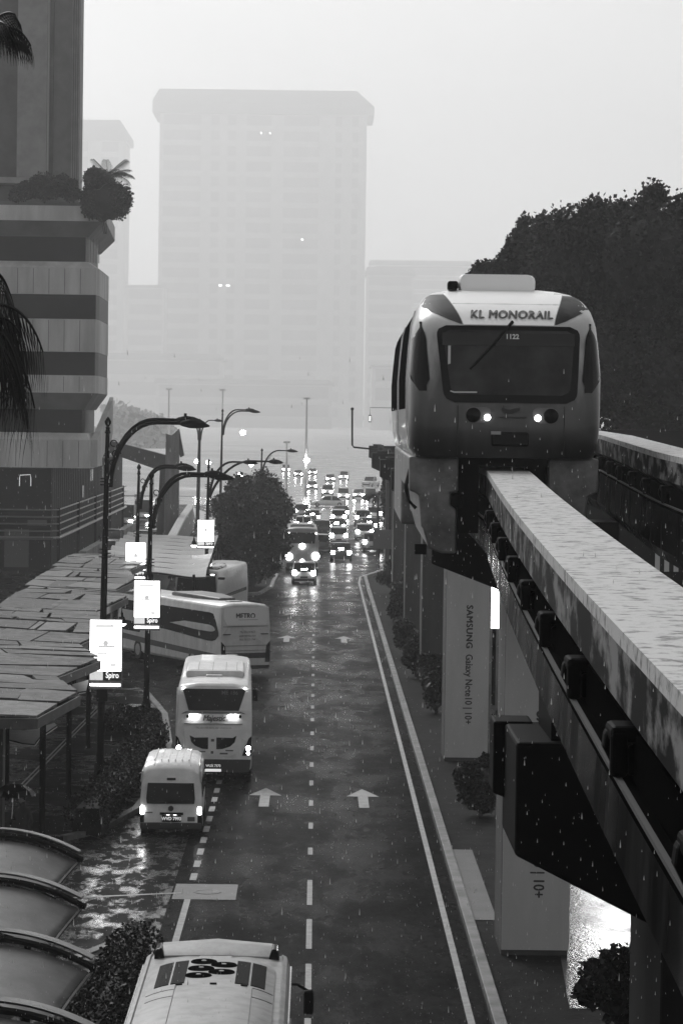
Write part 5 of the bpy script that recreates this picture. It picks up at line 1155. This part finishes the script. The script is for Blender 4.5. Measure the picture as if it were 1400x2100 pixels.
# ------------------------------------------------------------------ signs, signals, masts on the right and far off
t = thing('direction_sign', 'dark signboard on a thin post at the kerb bend', 'sign'); a = w(765, 1086, 225); b_ = w(821, 1126, 225); q = w(777, 1190, 225)
MB().box(a.x, b_.x, 224.9, 225.05, b_.z, a.z).build('board', mat('board_dark', .08, .5), t, bevel=.02); MB().tube([(q.x, 225.1, -.05), (q.x, 225.1, a.z)], .06, 8).build('post', dark, t)
t = thing('traffic_signal', 'traffic signal on a bent overhead pipe left of the train', 'traffic signal')
YS = 232; a = w(722, 842, YS); b_ = w(722, 917, YS); c_ = w(774, 922, YS); d_ = w(800, 924, YS)
MB().tube([tuple(a), (b_.x, YS, b_.z + .15), (b_.x + .12, YS, b_.z), tuple(c_), tuple(d_), (d_.x + .1, YS, 0)], .075, 8).build('pipe', dark, t, smooth=50)
MB().lathe([(.06, 0), (.12, .08), (.12, .2), (0, .26)], (a.x, YS, a.z), 8).build('cap', dark, t)
for px0, py0, px1, py1, dy in ((774, 912, 786, 956, -.3), (781, 920, 800, 968, .3), (795, 938, 812, 982, .6)):
    a = w(px0, py0, YS + dy); b_ = w(px1, py1, YS + dy); sb_ = MB().box(a.x, b_.x, YS + dy - .15, YS + dy + .15, b_.z, a.z).build('signal_box', mat('signal_dark', .02, .5), t, bevel=.03)
    for k in range(3): MB().lathe([(.12, -.14), (.14, .02), (0, .02)], ((a.x + b_.x) / 2, YS + dy - .16, a.z - (a.z - b_.z) * (.2 + .3 * k)), 10, 'y').build('visor', black, sb_)
q = w(800, 985, 236); tree('columnar_tree', 'slim dark cypress beside the traffic signals', q.x + .2, 238, 0, 5.6, (.75, .75, 3.2), 12, 2600, .3, leaf_dark, tr=.1, coreq=.7, lobe_k=.6)
q = w(792, 1030, 245); palm('hazy palm in front of the far pillar', q.x - .7, 245, 0, q.z + .6, 14, 1.6, None, .12, leafm, (.6, 1.2), ll=.6, wd_=.04)
t = thing('hanging_sign', 'small lit sign hanging above the junction', 'sign', tuple(w(758, 866, 300)))
MB().box(-.14, .14, -.06, .06, 0, .75).build('case', dark, t); MB().box(-.09, .09, -.075, -.062, .1, .65).build('lit_face', mat('small_sign', .7, .4, emit=.8), t); MB().tube([(0, 0, .75), (0, 0, 1.5), (3.2, 0, 1.5)], .03, 5).build('hanger', dark, t)
def mast(label, px, py_top, py_base, Y, lampz=None, px_l=None):
    a = w(px, py_top, Y); t = thing('lamp_mast', label, 'lamp mast', (a.x, Y, 0), 0, 'tall masts in the haze')
    MB().lathe([(.22, -.05), (.2, a.z * .5), (.1, a.z), (0, a.z)], n=8).build('pole', mat('mast_grey', .6, .5), t)
    MB().box(-.5, .5, -.1, .1, a.z - .3, a.z).build('crossarm', MATS['mast_grey'], t)
    if lampz is not None:
        q = w(px_l, lampz, Y); MB().lathe([(0, -.35), (.3, -.3), (.42, 0), (.3, .3), (0, .35)], (q.x - a.x, -.3, q.z), 12).build('lamp', mat('lit_mast_lamp', .8, .4, emit=60), t, smooth=60)
    return t
mast('tall thin mast with a bright lamp over the junction', 629, 815, 1020, 440, 944, 629)
mast('tall thin mast behind the lamps left of the round trees', 457, 798, 990, 470, 887, 498)
mast('tall thin mast above the fin pylon', 347, 796, 960, 470, 946, 405)
mast('short mast at the left of the far cars', 588, 905, 1000, 460, 975, 492)
for i, (px, py, Y, lab) in enumerate(((232, 977, 420, 'bright lamp globe under the footbridge'), (316, 935, 420, 'lamp globe beside the fin pylon leg'), (428, 948, 430, 'bright lamp globe just right of the fin pylon'), (515, 952, 430, 'lamp globe just over the round trees'))):
    q = w(px, py, Y); t = thing('lamp_globe', lab, 'street lamp', (q.x, Y, 0), 0, 'glowing globe lamps far off')
    MB().tube([(0, 0, 0), (0, 0, q.z)], .08, 6).build('pole', MATS['mast_grey'], t); MB().lathe([(0, -.28), (.25, -.2), (.33, 0), (.25, .2), (0, .28)], (0, 0, q.z), 10).build('globe', MATS['lit_mast_lamp'], t, smooth=60)

# ------------------------------------------------------------------ hazy towers and blocks
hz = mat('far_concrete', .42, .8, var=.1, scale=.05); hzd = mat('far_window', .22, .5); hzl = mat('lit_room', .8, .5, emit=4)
TF = 4.0
def tower(label, x0, x1, y, ztop, zcrown, ov, dep, cols, floor_h, crown=True, lit=(), name='hazy_tower', group='towers fading in the haze', wm=None, wall=None):
    f_ = TF; x0, x1, y, ov, dep, floor_h = x0 * f_, x1 * f_, y * f_, ov * f_, dep * f_, floor_h * f_; ztop, zcrown = H + (ztop - H) * f_, H + (zcrown - H) * f_
    t = thing(name, label, 'tower block', ((x0 + x1) / 2, y, 0), 0, group); h = (x1 - x0) / 2
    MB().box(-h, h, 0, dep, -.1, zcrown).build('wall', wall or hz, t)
    if crown: MB().loft([[(-h - ov, -ov, zcrown), (h + ov, -ov, zcrown), (h + ov, dep + ov, zcrown), (-h - ov, dep + ov, zcrown)], [(-h - ov, -ov, zcrown + (ztop - zcrown) * .5), (h + ov, -ov, zcrown + (ztop - zcrown) * .35), (h + ov, dep + ov, zcrown + (ztop - zcrown) * .35), (-h - ov, dep + ov, zcrown + (ztop - zcrown) * .5)], [(-h - ov * .1, -ov * .2, ztop - .6), (h - ov * 1.5, -ov * .2, ztop), (h - ov * 1.5, dep, ztop), (-h, dep, ztop - .6)]]).build('roof', mat('far_roof', .18, .8), t)
    z = zcrown - floor_h; cells = []
    while z > 6:
        for (a, c) in cols: cells.append((a, c, z))
        z -= floor_h
    rest = MB(); nb_ = 0
    for i, (a, c, z) in enumerate(cells):
        q = (-h + a * 2 * h, -h + c * 2 * h, -.35, -.01, z + floor_h * .28, z + floor_h * .92)
        if i < 98: MB().box(*q).build('window', wm or hzd, t)
        else: rest.box(*q)
        if c - a > .15 and nb_ < 98: nb_ += 1; MB().box(q[0] - .3, q[1] + .3, -1.3, -.36, z, z + floor_h * .22).build('balcony', hz, t)
    if rest.v: rest.build('window', wm or hzd, t)['kind'] = 'stuff'
    for (u, zz_, wd2) in lit: MB().box(-h + u * 2 * h, -h + u * 2 * h + wd2, -.5, -.36, H + (zz_ - H) * f_, H + (zz_ - H) * f_ + 2.6).build('lit_window_or_panel', hzl, t)
    return t
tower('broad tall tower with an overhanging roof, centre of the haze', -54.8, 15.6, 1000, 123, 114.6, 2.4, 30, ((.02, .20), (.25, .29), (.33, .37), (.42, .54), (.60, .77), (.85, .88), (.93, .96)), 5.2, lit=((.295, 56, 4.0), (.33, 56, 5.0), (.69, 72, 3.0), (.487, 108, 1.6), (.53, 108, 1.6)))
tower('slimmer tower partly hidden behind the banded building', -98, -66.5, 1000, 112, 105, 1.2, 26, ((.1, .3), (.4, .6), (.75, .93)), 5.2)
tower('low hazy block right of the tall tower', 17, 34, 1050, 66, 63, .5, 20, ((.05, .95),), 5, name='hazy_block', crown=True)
tower('wide hazy block behind the train roof', 20, 60, 1150, 74, 72, .5, 20, ((.05, .95),), 5.4, name='hazy_block', wall=mat('faint_concrete', .8, .9))  # extra haze is put into this block's paler wall colour
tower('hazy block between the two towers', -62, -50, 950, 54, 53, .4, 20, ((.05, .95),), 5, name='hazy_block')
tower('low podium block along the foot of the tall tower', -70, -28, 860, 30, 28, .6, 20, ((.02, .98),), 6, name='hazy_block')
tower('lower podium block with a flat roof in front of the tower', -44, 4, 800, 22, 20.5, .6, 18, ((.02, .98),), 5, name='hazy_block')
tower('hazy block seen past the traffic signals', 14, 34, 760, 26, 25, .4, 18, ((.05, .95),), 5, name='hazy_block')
# ------------------------------------------------------------------ right background: fence, dark hedge bank, lit billboard
hedge('tall dark hedge bank below the outer beam at the right edge', [(14, 108), (19, 112), (30, 118)], 2.2, 4.2, 9000, .3)
t = thing('lit_billboard', 'glaring lit billboard glimpsed between the two advert pillars', 'billboard'); a = w(1006, 1180, 118); b_ = w(1050, 1291, 118)
MB().box(a.x, b_.x, 118.02, 118.3, b_.z, a.z).build('case', dark, t); MB().box(a.x + .03, b_.x - .03, 118.0, 118.015, b_.z + .03, a.z - .03).build('lit_face', lit_sign, t)
MB().box(a.x + .1, a.x + .25, 118.05, 118.2, 0, b_.z).build('post', dark, t)
t = thing('added_glare_panel', 'lit panel added out of sight behind the outer beam, glaring on the flooded paving', 'light_panel', (12.6, 119, 0))  # unseen glowing panel added only for its glare on the wet paving
MB().box(-2.6, 2.6, .05, 3.0, 0, 11.2).build('wall', dark, t); MB().box(-1.4, 2.0, 0, .045, 8.5, 10.1).build('window', mat('lit_window_or_panel', .8, .4, emit=16), t)  # dark backing and glowing face of the added unseen panel, no real shop
for x in (-.3, .9): MB().box(x - .05, x + .05, -.05, -.002, 8.5, 10.1).build('mullion', dark, t)
t = thing('white_railing', 'white bar railing glimpsed at the right edge below the outer beam', 'railing', (0, 0, 0)); q = w(1342, 1172, 100)
for i in range(6): MB().box(q.x + .32 * i, q.x + .32 * i + .16, 100, 100.05, q.z, q.z + .75 + .0 * i).build('bar', mat('rail_white', .5, .5), t)
MB().box(q.x - .1, q.x + 2.2, 100.06, 100.12, q.z - .06, q.z + .02).build('rail', dark, t)
MB().box(q.x - .05, q.x + .05, 100.1, 100.2, 0, q.z).build('post', dark, t); MB().box(q.x + 2.0, q.x + 2.1, 100.1, 100.2, 0, q.z).build('post', dark, t)

# ------------------------------------------------------------------ a walker under an umbrella
q = g(46, 1772, .13)
pe = thing('person', 'person in dark clothes walking under a black umbrella on the dim footpath', 'person', (q.x, q.y, .13), 2.6)
def skin_body(name, V, E_, rad, m, par):
    me = bpy.data.meshes.new(name); me.from_pydata(V, E_, []); o = bpy.data.objects.new(name, me); COL.objects.link(o); o.parent = par
    sk = o.modifiers.new('skin', 'SKIN'); sk.use_smooth_shade = True
    for i, r_ in enumerate(rad): me.skin_vertices[0].data[i].radius = (r_, r_)
    me.skin_vertices[0].data[0].use_root = True
    ss = o.modifiers.new('sub', 'SUBSURF'); ss.levels = 1; ss.render_levels = 2
    me.materials.append(m); return o
cloth = mat('dark_clothes', .02, .8); skinm = mat('skin_tone', .22, .6)
V = [(0, 0, .92), (0, .01, 1.15), (0, 0, 1.38), (0, .01, 1.47), (0, .03, 1.58), (0, .03, 1.68), (-.10, .02, .88), (-.11, .16, .50), (-.11, .22, .09), (-.11, .34, .04), (.10, .0, .88), (.11, -.02, .48), (.11, -.22, .12), (.11, -.10, .03), (-.19, 0, 1.36), (-.25, -.06, 1.10), (-.24, .06, .88), (-.24, .09, .80), (.19, 0, 1.36), (.24, .04, 1.10), (.16, .24, 1.16), (.14, .28, 1.2)]
E_ = [(0, 1), (1, 2), (2, 3), (3, 4), (4, 5), (0, 6), (6, 7), (7, 8), (8, 9), (0, 10), (10, 11), (11, 12), (12, 13), (2, 14), (14, 15), (15, 16), (16, 17), (2, 18), (18, 19), (19, 20), (20, 21)]
rad = [.15, .145, .15, .06, .095, .075, .095, .065, .045, .04, .095, .065, .045, .04, .065, .05, .038, .03, .065, .05, .038, .035]
skin_body('body', V, E_, rad, cloth, pe)
MB().lathe([(0, -.11), (.06, -.09), (.085, 0), (.08, .08), (.04, .12), (0, .125)], (0, .035, 1.62), 14).build('head', skinm, pe, smooth=70)
MB().lathe([(.09, 0), (.092, .06), (.05, .125), (0, .14)], (0, .02, 1.63), 14).build('hair', black, pe, smooth=70)
um = thing('umbrella', 'open black umbrella held by the walker', 'umbrella', (q.x, q.y, .13), 2.6)
c = MB(); n = 8
for i in range(n):
    a0, a1 = 2 * PI * i / n, 2 * PI * (i + 1) / n; p0 = (.12, .2, 2.02)
    prev = None
    for r_, z in ((.0, 2.06), (.25, 2.02), (.45, 1.9), (.56, 1.76)):
        e0 = (p0[0] + r_ * math.cos(a0), p0[1] + r_ * math.sin(a0), z); e1 = (p0[0] + r_ * math.cos(a1), p0[1] + r_ * math.sin(a1), z)
        if prev: c.quad(prev[0], prev[1], e1, e0)
        prev = (e0, e1)
c.build('canopy', black, um, recalc=False); MB().tube([(.13, .28, 1.12), (.12, .2, 2.1)], .012, 6).build('shaft', chrome, um)
MB().tube([(.13, .28, 1.16), (.13, .285, 1.06), (.13, .31, 1.03), (.13, .34, 1.06)], .016, 6).build('handle', dark, um)

# ------------------------------------------------------------------ falling rain: small drops in the near air
rn = MB()
for _ in range(15000):
    d = 8 + 62 * R.random() ** .8; q = w(R.uniform(-80, 1480), R.uniform(-60, 2160), d)
    if q.z < .1 or q.z > 12.0 - d * .03: continue
    r_ = R.uniform(.0009, .0021); L_ = r_ * R.uniform(6, 13)
    rn.loft([[(q.x, q.y, q.z + L_)] * 4, [(q.x - r_, q.y, q.z), (q.x, q.y - r_, q.z), (q.x + r_, q.y, q.z), (q.x, q.y + r_, q.z)], [(q.x + .0005, q.y, q.z - r_ * 1.4)] * 4], caps=False)
rn.build('rain', mat('rain_drop', .75, .15, spec=.6), recalc=False)['kind'] = 'stuff'
# ------------------------------------------------------------------ haze: one box of even wet air around everything
hb_ = MB().box(-900, 900, -150, 4900, -1.0, 480.0).build('haze', bpy.data.materials.new('haze_air'))
hm = hb_.data.materials[0]; hm.use_nodes = True; hn = hm.node_tree; hn.nodes.clear()
pv = hn.nodes.new("ShaderNodeVolumePrincipled"); ho = hn.nodes.new("ShaderNodeOutputMaterial")
pv.inputs['Color'].default_value = grey(.97); pv.inputs['Density'].default_value = HAZE_DENSITY; pv.inputs['Anisotropy'].default_value = HAZE_G
hn.links.new(pv.outputs[0], ho.inputs['Volume']); hb_['kind'] = 'stuff'
